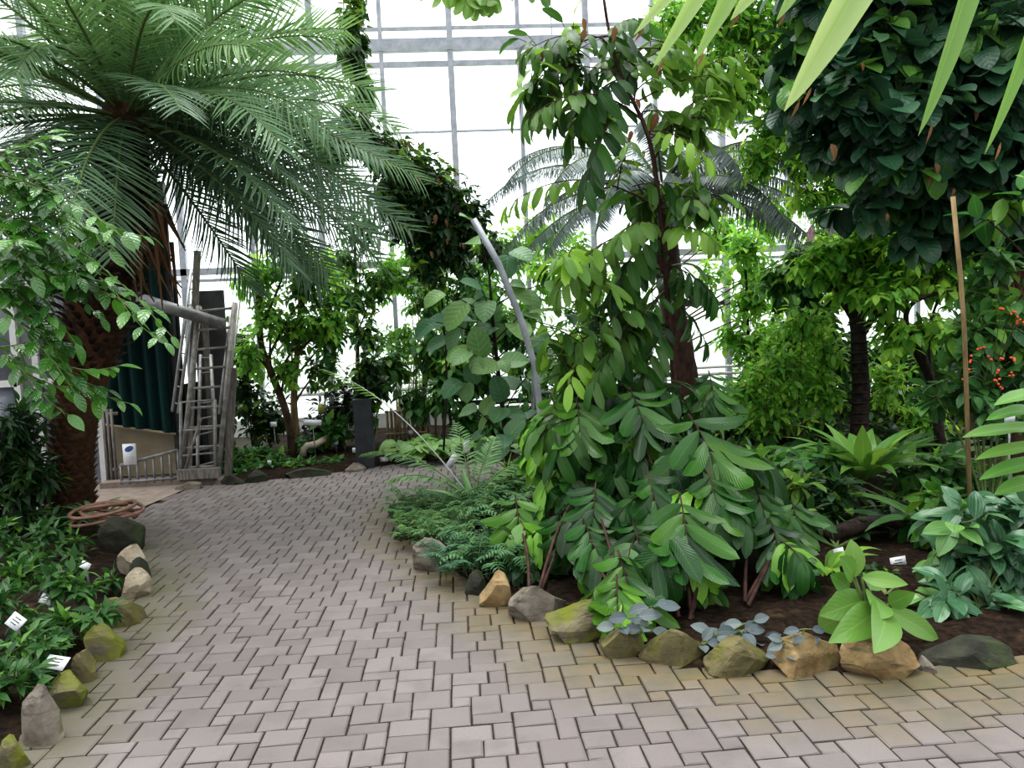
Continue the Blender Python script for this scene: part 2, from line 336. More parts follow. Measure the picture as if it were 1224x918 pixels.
# ------------------------------------------------------------------ floor of paving stones
def paving():
    u = .0888; O = G(423, 843)
    T = [(0,0,1.5,2),(1.5,0,3,2),(0,2,2,3),(2,2,4,3.5),(2,3.5,4,5),(3,1,4,2),(3,-1,5,1),(4,1,6,3),(4,3,5,5),(5,3,7,4.5),(7,3,8,4.5),(5,4.5,6.5,6),(6.5,4.5,8,6),(2,5,3,6),(5,0,6,1)]
    T = np.array(T); i, j = np.meshgrid(np.arange(-20, 26), np.arange(-22, 8))
    off = np.stack([i.ravel(), j.ravel(), i.ravel(), j.ravel()], 1) * 6
    R = (T[None] + off[:, None]).reshape(-1, 4)
    x0 = O[0] + R[:, 0] * u; x1 = O[0] + R[:, 2] * u; y1 = O[1] - R[:, 1] * u; y0 = O[1] - R[:, 3] * u
    c = np.stack([(x0 + x1) / 2, (y0 + y1) / 2], 1)
    k = (c[:, 1] > .3) & (c[:, 1] < 12.3) & (c[:, 0] > -7.5) & (c[:, 0] < 9)
    for B, dd in ((LBED, .35), (RBED, .35), (FBED, .35), (PATCH, .0)):
        k &= ~(inside(B, c) & (edge_dist(B, c) > dd))
    x0, x1, y0, y1, c = x0[k], x1[k], y0[k], y1[k], c[k]; n = len(c)
    r = np.random.default_rng(3); g = .0042; ch = .0065
    z = r.normal(0, .0012, n)
    cx = np.array([0, 1, 1, 0]); cy = np.array([0, 0, 1, 1])
    def ring(ins, zz):
        X = np.where(cx == 0, (x0 + ins)[:, None], (x1 - ins)[:, None]); Y = np.where(cy == 0, (y0 + ins)[:, None], (y1 - ins)[:, None])
        jt = r.normal(0, .0012, X.shape)
        return np.stack([X + jt, Y + jt[:, ::-1], np.broadcast_to(np.asarray(zz)[:, None], X.shape)], -1)
    v = np.concatenate([ring(np.full(n, g), np.full(n, -.02)), ring(np.full(n, g), z - .005), ring(np.full(n, g + ch), z)], 1)
    q = []
    for a in (0, 4):
        for s in range(4): q.append([a + s, a + (s + 1) % 4, a + 4 + (s + 1) % 4, a + 4 + s])
    q.append([8, 9, 10, 11])
    quads = (np.array(q)[None] + (np.arange(n) * 12)[:, None, None]).reshape(-1, 4)
    pv = v[..., :2].reshape(-1, 2)
    dR = edge_dist(RBED, pv); dL = edge_dist(LBED, pv)
    nz = vnoise(pv, 2.2, sd=4) * .22 + np.repeat(r.normal(0, .1, n), 12)
    moss = np.maximum(np.clip(1.0 - dR / .52 + nz, 0, 1), np.clip(.85 - dL / .6 + nz, 0, 1)) * np.clip((9.0 - pv[:, 1]) / 2.5, 0, 1)
    lf = np.zeros((n, 12, 3)); lf[..., 2] = r.uniform(0, 1, n)[:, None]
    lf[..., 0] = (dR < dL).reshape(n, 12)
    mb = MB(); mb.add(v, quads, None, lf, moss)
    m, nt, N, Lk = newmat('paving_stone')
    at = N.new('ShaderNodeAttribute'); at.attribute_name = 'lf'; sp = N.new('ShaderNodeSeparateXYZ'); Lk.new(at.outputs['Vector'], sp.inputs[0])
    tn = N.new('ShaderNodeAttribute'); tn.attribute_name = 'tone'
    tc = N.new('ShaderNodeTexCoord'); vec = tc.outputs['Object']
    n1 = _noise(nt, 160, 3, vec); n2 = _noise(nt, 5, 5, vec); n3 = _noise(nt, 1.1, 3, vec)
    col = _mix(nt, sp.outputs[2], (.150, .132, .128), (.20, .178, .174))
    col = _mix(nt, _math(nt, 'MULTIPLY', _ramp(nt, n2, .45, .75), .45), col, (.105, .094, .088))
    col = _mix(nt, _math(nt, 'MULTIPLY', _ramp(nt, n3, .5, .7), .3), col, (.215, .20, .20))
    mc = _mix(nt, sp.outputs[0], (.095, .095, .045), (.145, .112, .045))
    mc = _mix(nt, _ramp(nt, n2, .4, .7), mc, (.10, .095, .05))
    col = _mix(nt, _math(nt, 'MULTIPLY', tn.outputs['Fac'], .92), col, mc)
    col = _mix(nt, _math(nt, 'MULTIPLY', _ramp(nt, n1, .35, .7), .25), col, (.12, .10, .095))
    hh = _math(nt, 'ADD', n1, _math(nt, 'MULTIPLY', n2, .6))
    _out(nt, _bsdf(nt, col, .62, .35, 0, hh, .25, .004))
    struct('floor_paving', mb, m)
    jb = MB(); jb.add([[-11, -2, -.012], [12, -2, -.012], [12, 15, -.012], [-11, 15, -.012]], [[0, 1, 2, 3]])
    struct('floor_joint_sand', jb, surf('joint_sand', (.022, .016, .012), (.055, .042, .032), 60, .95, .4))
paving()

def bed(name, poly, h, step, sd):
    lo, hi = poly.min(0), poly.max(0)
    gx = np.arange(lo[0] - step, hi[0] + step, step); gy = np.arange(lo[1] - step, hi[1] + step, step)
    X, Y = np.meshgrid(gx, gy); p = np.stack([X.ravel(), Y.ravel()], 1)
    d = edge_dist(poly, p) * np.where(inside(poly, p), 1, -1)
    t = np.clip((d + .02) / .35, 0, 1); z = h * t * t * (3 - 2 * t) + np.where(d > 0, vnoise(p, 3, sd=sd) * .018 + vnoise(p, 14, sd=sd + 1) * .010, 0) * t - .015 * (1 - t)
    ok = d > -step * 1.5; idx = -np.ones(len(p), int); idx[ok] = np.arange(ok.sum())
    a = np.arange(len(p)).reshape(X.shape)
    q = np.stack([a[:-1, :-1], a[:-1, 1:], a[1:, 1:], a[1:, :-1]], -1).reshape(-1, 4)
    q = q[ok[q].all(1)]; mb = MB(); mb.add(np.column_stack([p, z])[ok], idx[q])
    struct(name, mb, SOIL, True)
bed('ground_left_bed', LBED, .05, .07, 1); bed('ground_island_bed', RBED, .045, .07, 2); bed('ground_back_bed', FBED, .06, .12, 3)
pb = MB(); zt = .006
pb.add(np.column_stack([PATCH, np.full(len(PATCH), zt)]), None, [[0, i, i + 1] for i in range(1, len(PATCH) - 1)])
struct('floor_concrete_patch', pb, CONC)
ob = MB(); ob.add([[-60, 15.3, -.05], [60, 15.3, -.05], [60, 90, -.05], [-60, 90, -.05]], [[0, 1, 2, 3]])
struct('ground_outside', ob, surf('outside_ground', (.40, .44, .36), (.55, .58, .52), .3, .9, 0))

# ------------------------------------------------------------------ glazed back wall
YB = 15.0
def back_wall():
    pl = MB(); pl.box((1.5, YB + .1, .12), (24, .25, .34)); struct('wall_back_plinth', pl, WHITEP)
    xs = [W(541, 120, YB)[0] + 1.262 * k for k in range(-8, 10)]
    fr = MB()
    for z, h, dpt in ((7.02, .22, .14), (7.32, .06, .05), (6.68, .09, .08), (5.45, .035, .04), (3.06, .12, .12), (2.9, .05, .08), (9.3, .06, .06), (8.3, .035, .04)):
        fr.box(((xs[0] + xs[-1]) / 2, YB, z), (xs[-1] - xs[0], dpt, h))
    struct('trim_back_beams', fr, STEEL)
    dk = MB()
    dk.box((W(845, 362, YB)[0], YB - .03, 2.06), (1.1, .05, .07)); dk.box((W(905, 410, YB)[0], YB - .03, 1.30), (1.2, .05, .07))
    dk.box((W(960, 350, YB)[0], YB - .03, 2.2), (1.1, .05, .06)); dk.box((W(560, 484, YB)[0], YB - .03, .40), (2.6, .06, .10))
    dk.box((W(600, 290, YB)[0], YB - .03, 3.3), (1.2, .05, .08)); dk.box((W(540, 430, YB)[0], YB - .03, 1.2), (3.5, .05, .05))
    struct('trim_back_vents', dk, DSTEEL)
    for k in range(len(xs) - 1):
        mb = MB(); x = xs[k]; w_ = .075 if k % 2 else .11
        mb.box((x, YB, 4.9), (w_, .12, 9.6))
        for z in (4.3, 6.1, 7.9): mb.box((x + .631, YB, z), (.02, .03, 1.6)) if k % 3 == 0 else None
        o = struct('window_%d' % (k + 1), mb, STEEL)
        for nm, z0, z1, mt in (('lower_pane', .28, 2.9, FROST), ('upper_pane', 3.12, 9.7, GLASS)):
            p = MB(); xa, xb = x + .02, xs[k + 1] - .02
            p.add([[xa, YB + .03, z0], [xb, YB + .03, z0], [xb, YB + .03, z1], [xa, YB + .03, z1]], [[0, 1, 2, 3]])
            p.build(nm, mt, o)
    for i, (z, y) in enumerate(((.86, YB - .22), (.73, YB - .22))):
        t = MB(); t.tube([(-3, y, z), (14, y, z)], .03, 8)
        hp = t.build('heating_pipe', WHITEP)
        for q in range(9):
            b_ = MB(); b_.bar((-2.6 + 2 * q + .1 * i, y + .06, -.02), (-2.6 + 2 * q + .1 * i, y + .04, z), .025); b_.build('bracket', STEEL, hp)
        tag(hp, ('upper' if i == 0 else 'lower') + ' white heating pipe running along the foot of the glass wall', 'pipe')
back_wall()

# ------------------------------------------------------------------ shed wall on the left, curtain, barrier
YS = 10.6
def xs_(px, y=500): return W(px, y, YS)[0]
def shed():
    b = MB(); b.box((-6.55, YS + .25, 1.6), (4.1, .1, 3.2)); struct('wall_left_panel', b, surf('panel_grey', (.17, .17, .19), (.25, .25, .27), 3, .6, .05))
    b = MB(); b.box(((xs_(128) + xs_(206)) / 2, YS + .5, 1.3), (xs_(206) - xs_(128), .08, 2.6)); b.box((xs_(217), YS + .5, .6), (.06, .8, 1.2)); struct('wall_left_recess_shade', b, BLACK)  # black slabs stand in for the dark interior, shade put into the colour
    x1 = xs_(46)
    for i, (xa, xb) in enumerate(((x1 - 1.9, x1 - 1.12), (x1 - 1.05, x1 - .3), (x1 - .05, x1 + .42))):
        f = MB()
        for z in (.15, 1.32, 2.6): f.box(((xa + xb) / 2, YS + .16, z), (xb - xa, .07, .09))
        for x in (xa, xb): f.box((x, YS + .16, 1.4), (.08, .07, 2.6))
        o = struct('window_%d' % (31 + i), f, WHITEP)
        for z0, z1 in ((.2, 1.28), (1.36, 2.56)):
            p = MB(); p.box(((xa + xb) / 2, YS + .18, (z0 + z1) / 2), (xb - xa - .05, .01, z1 - z0))
            p.build('pane', surf('shed_pane', (.11, .12, .15), (.22, .23, .28), 2, .2, 0, .5), o)
    f = MB(); f.box((xs_(124), YS - .05, 1.3), (.09, .12, 2.6)); f.box((xs_(124) + .005, YS - .12, 1.02), (.03, .03, .12))
    struct('trim_white_post', f, WHITEP)
    f = MB(); f.box((xs_(129), YS - .03, .55), (.05, .08, 1.1)); struct('trim_dark_post', f, DSTEEL)
    f = MB(); f.box((xs_(214), YS - .05, 1.9), (.09, .1, 3.8)); struct('trim_curtain_post', f, DSTEEL)
    k = MB()
    k.box((xs_(205), 10.05, .03), (1.35, .22, .09)); struct('trim_kerb', k, CONC)
shed()
def curtain():
    t = thing('curtain', 'dark green cloth curtain hanging in folds behind the horizontal pipe', 'curtain', W(170, 510, YS))
    nx, nz = 90, 40; xa, xb = xs_(128), xs_(213)
    s = np.linspace(0, 1, nx); k = np.linspace(0, 1, nz)
    S, K = np.meshgrid(s, k)
    zb = W(130, 505, YS)[2] + (W(207, 517, YS)[2] - W(130, 505, YS)[2]) * S
    z = zb + (3.9 - zb) * K
    y = YS - .12 + .05 * np.sin(S * 34 + .8 * np.sin(K * 3)) * (1 - .35 * K) + .03 * np.sin(S * 11 + K * 2)
    x = xa + (xb - xa) * S + .012 * np.sin(S * 34 + 1.5)
    mb = MB(); i = np.arange(nz - 1)[:, None] * nx; j = np.arange(nx - 1)[None]
    mb.add(np.stack([x, y, z], -1), np.stack([i + j, i + j + 1, i + nx + j + 1, i + nx + j], -1))
    mb.build('cloth', CURT, t)
    h = MB(); h.tube(np.stack([np.linspace(xa, xb, 12), np.full(12, YS - .13), W(130, 506, YS)[2] + (W(207, 518, YS)[2] - W(130, 506, YS)[2]) * np.linspace(0, 1, 12)], 1), .018, 6); h.build('hem', BEIGE, t)
    h = MB(); h.tube([(xa - .1, YS - .1, 3.92), (xb + .1, YS - .1, 3.92)], .03, 8); h.build('rod', DSTEEL, t)
curtain()
def simple(name, mb, mat, label, cat, group=None, smooth=False, org=None):
    if org is None:
        v = np.concatenate(mb.v); org = ((v[:, 0].min() + v[:, 0].max()) / 2, (v[:, 1].min() + v[:, 1].max()) / 2, v[:, 2].min())
    return tag(mb.build(name, mat, None, smooth, org), label, cat, group)
p = MB(); p.tube([W(150, 352, 10.3), W(268, 388, 10.3)], .075, 12); simple('pipe', p, ALUD, 'thick grey horizontal pipe slung in front of the green curtain', 'pipe', smooth=True)
p = MB(); p.box((xs_(166), YS + .2, .42), (.78, .05, .80)); simple('board', p, BEIGE, 'beige board standing under the green curtain', 'board')
p = MB(); p.box(((W(238, 400, 11.3)[0] + W(266, 400, 11.3)[0]) / 2, 11.3, 1.2), (.42, .06, 2.5)); simple('board', p, surf('grey_board', (.06, .06, .065), (.11, .11, .115), 4, .8, .1), 'tall dark grey board standing behind the ladders', 'board')
def barrier():
    Y = 9.95; t = thing('barrier', 'low grey metal barrier of upright bars in front of the beige board', 'barrier', G(178, 577))
    a = W(144, 556, Y); b = W(212, 538, Y); zb0 = .04
    mb = MB(); mb.bar(a, b, .035); mb.build('top_rail', ALUD, t)
    for s in np.linspace(0, 1, 8):
        q = a + (b - a) * s; m2 = MB(); m2.bar((q[0], q[1], zb0), q, .022); m2.build('bar', ALUD, t)
    mb = MB(); mb.bar((a[0], Y, .075), (b[0], Y, .085), .03); mb.build('bottom_rail', ALUD, t)
    t2 = thing('barrier', 'narrow slatted grey gate piece standing beside the white post', 'barrier', G(134, 577))
    for px in (129, 134, 139):
        q = W(px, 570, 10.2); mb = MB(); mb.box((q[0], 10.2, .5), (.03, .025, .92)); mb.build('slat', WOODG, t2)
    for z in (.2, .9):
        mb = MB(); mb.box((W(134, 500, 10.2)[0], 10.2, z), (.15, .02, .04)); mb.build('crosspiece', WOODG, t2)
barrier()
def notice():
    Y = 9.88; c = W(155, 543, Y); t = thing('notice', 'white notice board with a blue oval emblem fixed to the low barrier', 'sign', c)
    mb = MB(); mb.box(c, (.155, .012, .255)); mb.build('board', PLATE, t)
    s = MB(); a = np.arange(24) * 2 * np.pi / 24
    ring = np.stack([c[0] + .052 * np.cos(a), np.full(24, c[1] - .008), c[2] + .066 + .034 * np.sin(a) + .012 * np.cos(a)], 1)
    s.add(np.vstack([ring, [[c[0], c[1] - .008, c[2] + .066]]]), None, [[24, (i + 1) % 24, i] for i in range(24)]); s.build('emblem', BLUEINK, t)
    for i, (z, w_) in enumerate(((-.03, .09), (-.05, .10), (-.07, .08))):
        l = MB(); l.box((c[0], c[1] - .008, c[2] + z), (w_, .003, .004)); l.build('text_line', surf('faint_ink', (.45, .47, .5), (.5, .52, .55), 5, .7, 0), t)
notice()

# ------------------------------------------------------------------ ladders
def ladder(label, a0, a1, b0, b1, n, w, mat, rungw=.03, s0=.06, s1=.97):
    a0, a1, b0, b1 = (np.asarray(q, float) for q in (a0, a1, b0, b1))
    t = thing('ladder', label, 'ladder', ((a0 + b0) / 2), 'ladders stacked beside the green curtain')
    for p_, q_ in ((a0, a1), (b0, b1)):
        mb = MB(); mb.bar(p_, q_, w, w * 1.5, up=(0, -1, .2)); mb.build('rail', mat, t)
    for s in np.linspace(s0, s1, n):
        mb = MB(); mb.bar(a0 + (a1 - a0) * s, b0 + (b1 - b0) * s, rungw * 1.8, rungw); mb.build('rung', mat, t)
    return t
def lp(px, py, Y): return W(px, py, Y)
ladder('tall wide aluminium ladder leaning upright with flat treads, the frontmost of the stack', lp(217, 572, 10.0), lp(238, 366, 10.4), lp(261, 570, 10.0), lp(281, 362, 10.4), 9, .05, ALUW, .03, .06, .97)
ladder('slim extension ladder with thin bright rails leaning against the curtain post', lp(206, 492, 10.15), lp(229, 322, 10.7), lp(213, 494, 10.15), lp(236, 322, 10.7), 9, .028, ALU, .016)
ladder('slim extension ladder with thin bright rails leaning beside the ivy covered trunk', lp(262, 495, 10.1), lp(277, 365, 10.5), lp(270, 492, 10.15), lp(286, 360, 10.55), 7, .028, ALU, .016)
ladder('small aluminium stepladder with narrowing rails behind the tall wide ladder', lp(236, 566, 10.5), lp(240, 424, 10.9), lp(259, 560, 10.5), lp(252, 424, 10.9), 8, .035, ALUD, .025)
def low_guard():
    Y = 9.9; t = thing('guard_frame', 'low grey metal guard frame standing before the ladders', 'frame', G(238, 574))
    for px, y0 in ((216, 481), (257, 478), (236, 520)):
        q = W(px, 570, Y); mb = MB(); mb.bar((q[0], Y, .05), W(px, y0, Y), .03); mb.build('post', ALUD, t)
    for ya, yb in ((481, 478), (515, 512), (545, 541)):
        mb = MB(); mb.bar(W(214, ya, Y), W(258, yb, Y), .022); mb.build('rail', ALUD, t)
    mb = MB(); mb.bar(W(222, 560, Y), W(240, 500, Y), .03); mb.build('brace', WOODG, t)
low_guard()
for lab, a, b, w_ in (('grey wooden plank leaning behind the ladders at a slant', (lp(256, 560, 11.0)[0], 11.0, .02), lp(244, 372, 11.1), .08),
                      ('pale wooden post standing beside the ladders next to the ivy', (lp(272, 560, 10.3)[0], 10.3, .02), lp(279, 440, 10.3), .09),
                      ('pale wooden beam standing upright against the curtain post', (lp(224, 560, 10.4)[0], 10.4, .02), lp(236, 300, 10.6), .08)):
    p = MB(); p.bar(a, b, w_, .04, up=(0, -1, 0)); simple('plank', p, WOODG, lab, 'plank')
p = MB(); p.box(W(238, 566, 9.85), (.5, .1, .12)); simple('beam', p, WOODG, 'short grey timber lying at the foot of the ladders', 'timber')

# ------------------------------------------------------------------ rocks
from mathutils import noise as mn
import bmesh
def rockmat(name, c0, c1, moss=None, mlo=.45, mhi=.6, c2=(.03, .025, .02)):
    m, nt, N, Lk = newmat(name)
    tc = N.new('ShaderNodeTexCoord'); v = tc.outputs['Object']
    n1 = _noise(nt, 9, 7, v); n2 = _noise(nt, 4, 5, v); n3 = _noise(nt, 40, 4, v)
    mp = N.new('ShaderNodeMapping'); mp.inputs['Scale'].default_value = (2, 2, 11); mp.inputs['Rotation'].default_value = (.3, .4, 0); Lk.new(v, mp.inputs[0])
    n4 = _noise(nt, 3, 4, mp.outputs[0])
    col = _mix(nt, _ramp(nt, n1, .3, .7), c0, c1)
    col = _mix(nt, _math(nt, 'MULTIPLY', _ramp(nt, n4, .52, .72), .75), col, c2)
    if moss: col = _mix(nt, _ramp(nt, n2, mlo, mhi), col, moss)
    h = _math(nt, 'ADD', n1, _math(nt, 'MULTIPLY', n3, .4))
    _out(nt, _bsdf(nt, col, .85, .25, 0, h, .7, .015)); return m
RM = {'moss': rockmat('mossy_stone', (.10, .09, .06), (.20, .17, .11), (.13, .15, .018), .38, .56),
      'dark': rockmat('dark_stone', (.022, .024, .018), (.055, .055, .04), (.035, .05, .018)),
      'tan': rockmat('tan_stone', (.17, .11, .05), (.32, .24, .13), (.13, .115, .04), .48, .64),
      'pale': rockmat('pale_stone', (.24, .20, .14), (.42, .37, .29), (.14, .13, .05), .55, .7),
      'grey': rockmat('grey_stone', (.12, .105, .085), (.24, .21, .18), (.10, .11, .04), .5, .66),
      'olive': rockmat('olive_stone', (.09, .08, .04), (.17, .145, .075), (.12, .125, .025), .45, .62)}
def rock(label, x0, x1, yt, yb, mat, depth=.7, peak=.5, group='edging stones along the beds'):
    seed(label); cx = (x0 + x1) / 2; g = G(cx, yb); Y = g[1]; w = M(x1 - x0, Y) * 1.06; h = M(yb - yt, Y) * .97 + .04; dp = max(w * depth, .1)
    bm = bmesh.new(); bmesh.ops.create_icosphere(bm, subdivisions=4, radius=1)
    v = np.array([q.co[:] for q in bm.verts]); f = np.array([[l.index for l in q.verts] for q in bm.faces]); bm.free()
    v = np.sign(v) * np.abs(v) ** .6; v /= np.abs(v).max(0)
    o = RNG.uniform(0, 50, 3)
    v = v * (1 + .07 * np.array([mn.fractal(Vector(q * 1.3 + o), .8, 2.2, 4) for q in v])[:, None])
    for _ in range(13):
        n = unit(RNG.normal(size=3) * [1, 1, .9]); d = U(.58, .92); e = v @ n - d
        v = v - np.where(e > 0, e, 0)[:, None] * n
    v = v * (1 + .025 * np.array([mn.fractal(Vector(q * 4 + o), .8, 2.2, 4) for q in v])[:, None])
    t = (v[:, 0] + 1) / 2; v[:, 2] *= np.interp(t, [0, peak, 1], [.62, 1.05, .6])
    for k in range(3): v[:, k] = (v[:, k] - v[:, k].min()) / np.ptp(v[:, k]) * 2 - 1
    v = v * [w / 2, dp / 2, h * 1.35 / 2]; a = U(-.12, .12); ca, sa = math.cos(a), math.sin(a)
    v[:, :2] = v[:, :2] @ np.array([[ca, sa], [-sa, ca]])
    mb = MB(); mb.add(v + [g[0], Y + dp / 2, h - h * 1.35 / 2 - .03], None, f)
    simple('rock', mb, RM[mat], label, 'rock', group, smooth=False)
for a in [
    ('large dark mossy boulder beside the coiled hose', 110, 162, 620, 664, 'dark', .8),
    ('whitish grey edging stone just below the dark boulder', 136, 166, 656, 692, 'pale', 1.),
    ('small dark wedge shaped stone against the paving, between two pale stones', 154, 176, 668, 694, 'dark', 1.),
    ('pale cream flat topped stone on the path edge', 143, 172, 684, 716, 'pale', 1.),
    ('low mossy brown stone partly covered by leaves at the path edge', 114, 162, 719, 752, 'olive', .8),
    ('bright green mossy block of the edging beside a whitish paver', 98, 139, 750, 792, 'moss', .9),
    ('dark green mossy stone next to the lowest white plant tag', 74, 108, 784, 818, 'olive', 1.),
    ('flat stone with yellow green moss behind the pointed grey stone', 40, 95, 815, 852, 'moss', .8),
    ('tall pointed bare grey stone at the lower corner of the bed', 14, 64, 826, 894, 'grey', .8),
    ('yellow mossy stone lowest of the edging row', -14, 24, 886, 926, 'moss', .8),
    ('dark low stone at the far tip of the island bed', 462, 486, 604, 620, 'dark', 1.),
    ('small dark edging stone under the feathery fern tip', 470, 500, 624, 646, 'dark', .9),
    ('low brown stone under the green fern mat', 494, 540, 648, 684, 'grey', .8),
    ('small dark stone leaning on the tan rock behind the fern', 556, 582, 684, 712, 'dark', .9),
    ('upright tan rock with a rounded top beside the ferns', 574, 612, 688, 727, 'tan', .8),
    ('big grey flat topped rock below the drooping lime leaves', 610, 680, 702, 744, 'grey', .7),
    ('long rock covered in bright yellow green moss', 656, 746, 724, 768, 'moss', .6),
    ('mossy rock under the two hanging bright leaves', 722, 776, 755, 788, 'olive', .8),
    ('dark olive rock below the first silver leaved plant', 770, 852, 757, 797, 'olive', .6),
    ('blocky olive grey rock between the two silver leaved plants', 848, 932, 768, 808, 'olive', .6),
    ('orange tan rock with a flat sloping top next to the peaked one', 932, 1020, 763, 810, 'tan', .6),
    ('peaked triangular tan rock under the pale big leaved plant', 1016, 1110, 764, 812, 'tan', .6, .35),
    ('little light grey stone chip at the end of the rock row', 1104, 1124, 792, 805, 'grey', .8),
    ('long low dark mossy slab under the striped leaf shrub', 1120, 1245, 775, 802, 'dark', .5),
    ('dark low stone edging the far bed below the broad leaved ground cover', 292, 316, 563, 577, 'dark', .8),
    ('brown flat stone edging the far bed near the dark post', 412, 436, 556, 564, 'grey', .8),
    ('low dark stone of the far bed edge beside the ladders', 262, 290, 568, 580, 'dark', .8),
    ('long low stone at the far bed edge below the wide white sign', 340, 392, 562, 571, 'dark', .5),
    ('flat grey stone lying on the concrete before the ladders', 208, 238, 578, 586, 'grey', .6)]:
    rock(*a)

# ------------------------------------------------------------------ plant tags, hose, fence, posts
def plant_tag(label, px, py, Y, w=.1, h=.066, ground=.08, tilt=.5, yaw=0., roll=0., lines=3, mat=None, frame=None):
    c = W(px, py, Y); t = thing('plant_tag', label, 'plant label', (c[0], Y, ground), 'white plant tags in the beds')
    ca, sa = math.cos(tilt), math.sin(tilt); R = np.array([[1, 0, 0], [0, ca, -sa], [0, sa, ca]])
    R = R @ np.array([[math.cos(roll), 0, math.sin(roll)], [0, 1, 0], [-math.sin(roll), 0, math.cos(roll)]])
    R = np.array([[math.cos(yaw), -math.sin(yaw), 0], [math.sin(yaw), math.cos(yaw), 0], [0, 0, 1]]) @ R
    mb = MB(); mb.box(c, (w, .004, h), R); mb.build('plate', mat or PLATE, t)
    mb = MB(); mb.bar((c[0] + .01, Y + .03, ground - .05), c + R @ np.array([0, .006, 0]), .012, .008); mb.build('stake', ALUD, t)
    for i in range(lines):
        l = MB(); l.box(c + R @ np.array([U(-.05, .05) * w, -.0035, h * (.25 - .22 * i)]), (w * U(.35, .6), .001, h * .06), R); l.build('text_line', INK, t)
for a in [
    dict(label='white plant tag closest to the edging stones in the leafy bed', px=67, py=792, Y=3.95, w=.105, h=.075, tilt=-1.0, roll=.35, yaw=.2),
    dict(label='white plant tag at the outer border of the view above the lowest tag', px=19, py=743, Y=4.4, w=.09, h=.075, tilt=-.6, roll=.6),
    dict(label='small white plant tag between the tag by the view border and the bare soil', px=56, py=716, Y=4.9, w=.08, h=.06, tilt=-.6, roll=.3),
    dict(label='narrow white plant tag seen edge on over bare soil by the pale stones', px=102, py=676, Y=5.5, w=.06, h=.05, tilt=-.4, roll=.7, yaw=.8, lines=0),
    dict(label='small white plant tag tucked behind the pale big leaved plant', px=1003, py=662, Y=4.9, w=.07, h=.075, tilt=-.15, roll=-.15, lines=0),
    dict(label='square white plant tag with dark text above the creeping ivy patch', px=1074, py=673, Y=4.9, w=.105, h=.08, tilt=-.15, roll=-.1),
    dict(label='white plant tag lying flat behind the larger silver plant', px=908, py=742, Y=4.4, w=.065, h=.03, tilt=-1.1, lines=0),
    dict(label='white plant tag in the soil before the bird nest fern', px=1006, py=565, Y=6.9, w=.075, h=.06, tilt=-.3, roll=.6, lines=0),
    dict(label='white plant tag hanging among leaves below the red berries', px=1207, py=500, Y=5.2, w=.075, h=.06, tilt=.1, ground=.1, lines=0),
    dict(label='thin white marker stuck between mossy rock and hanging leaves', px=709, py=720, Y=4.75, w=.018, h=.08, tilt=0, roll=.1, lines=0),
    dict(label='slanted white marker among the leaves of the upper pinnate shrub', px=783, py=540, Y=6.0, w=.022, h=.14, tilt=0, roll=-.3, lines=0),
    dict(label='tilted white oblong tag in front of the lily bed', px=541, py=550, Y=8.4, w=.075, h=.17, tilt=0, roll=.6, lines=0),
    dict(label='upright white tag half hidden by the young palm stalk', px=558, py=534, Y=8.8, w=.085, h=.15, tilt=0, roll=.15, lines=0),
    dict(label='white tag lying on the feathery green ground fern', px=506, py=616, Y=7.0, w=.055, h=.09, tilt=-.3, roll=.5, lines=0),
    dict(label='pair tag, the lower white plate by the dark post', px=459, py=549, Y=10.6, w=.10, h=.06, tilt=0, lines=0),
    dict(label='pair tag, the upper white plate by the dark post', px=457, py=541, Y=10.8, w=.09, h=.055, tilt=-.2, lines=0),
    dict(label='white plant tag on a stem in front of the bare slope', px=425, py=538, Y=11.0, w=.085, h=.07, tilt=-.1, lines=0),
    dict(label='small white plant tag on the bare slope above the ground cover', px=401, py=529, Y=11.6, w=.075, h=.06, tilt=-.1, lines=0),
    dict(label='wide white sign on a thin stem beside the twin tree trunks', px=373.5, py=505, Y=11.0, w=.24, h=.075, tilt=-.1, roll=.08, lines=0),
    dict(label='white plant tag high on a stem between ladders and trees', px=327, py=507, Y=11.2, w=.09, h=.07, tilt=0, lines=0),
    dict(label='small white tag in the broad leaved ground cover', px=322, py=553, Y=10.5, w=.05, h=.06, tilt=0, lines=0),
    dict(label='yellow green plate on a leaning stem behind the wide sign', px=385, py=488, Y=12.0, w=.12, h=.12, tilt=0, lines=0, mat=YPLATE),
    dict(label='small white tag in front of the bamboo fence', px=491, py=517, Y=12.0, w=.07, h=.065, tilt=0, lines=0),
    dict(label='whitish tag on a stake near the grey pole', px=667, py=506, Y=8.0, w=.06, h=.09, tilt=0, roll=.2, lines=0),
    ]: plant_tag(**a)

def hose():
    c = G(112, 640, .12); mb = MB(); n = 150; th = np.linspace(0, 5.3 * 2 * np.pi, n); r = .24 + .07 * np.sin(th * .37) + .03 * np.sin(th * 1.1)
    pts = np.stack([c[0] + r * np.cos(th), c[1] + .75 * r * np.sin(th) + .25, .2 + .025 * th / 6.28 + .03 * np.sin(th * 1.3)], 1)
    mb.tube(pts, .016, 7); simple('garden_hose', mb, HOSE, 'coiled reddish brown garden hose lying on the bed corner by the palm', 'hose', smooth=True)
hose()
def fence(label, px0, px1, y0, y1, Y):
    t = thing('bamboo_fence', label, 'fence', W((px0 + px1) / 2, y1, Y)); x0, x1 = W(px0, y1, Y)[0], W(px1, y1, Y)[0]; zt = W(px0, y0, Y)[2]
    n = int((x1 - x0) / .062)
    for i in range(n):
        x = x0 + (i + .5) * (x1 - x0) / n; mb = MB(); mb.tube([(x, Y, .02), (x + U(-.01, .01), Y, zt + U(-.04, .02))], .021, 6); mb.build('cane', BAMBOO, t)
    for z in (zt * .3, zt * .9):
        mb = MB(); mb.tube([(x0, Y - .03, z), (x1, Y - .03, z)], .016, 6); mb.build('rail', BAMBOO, t)
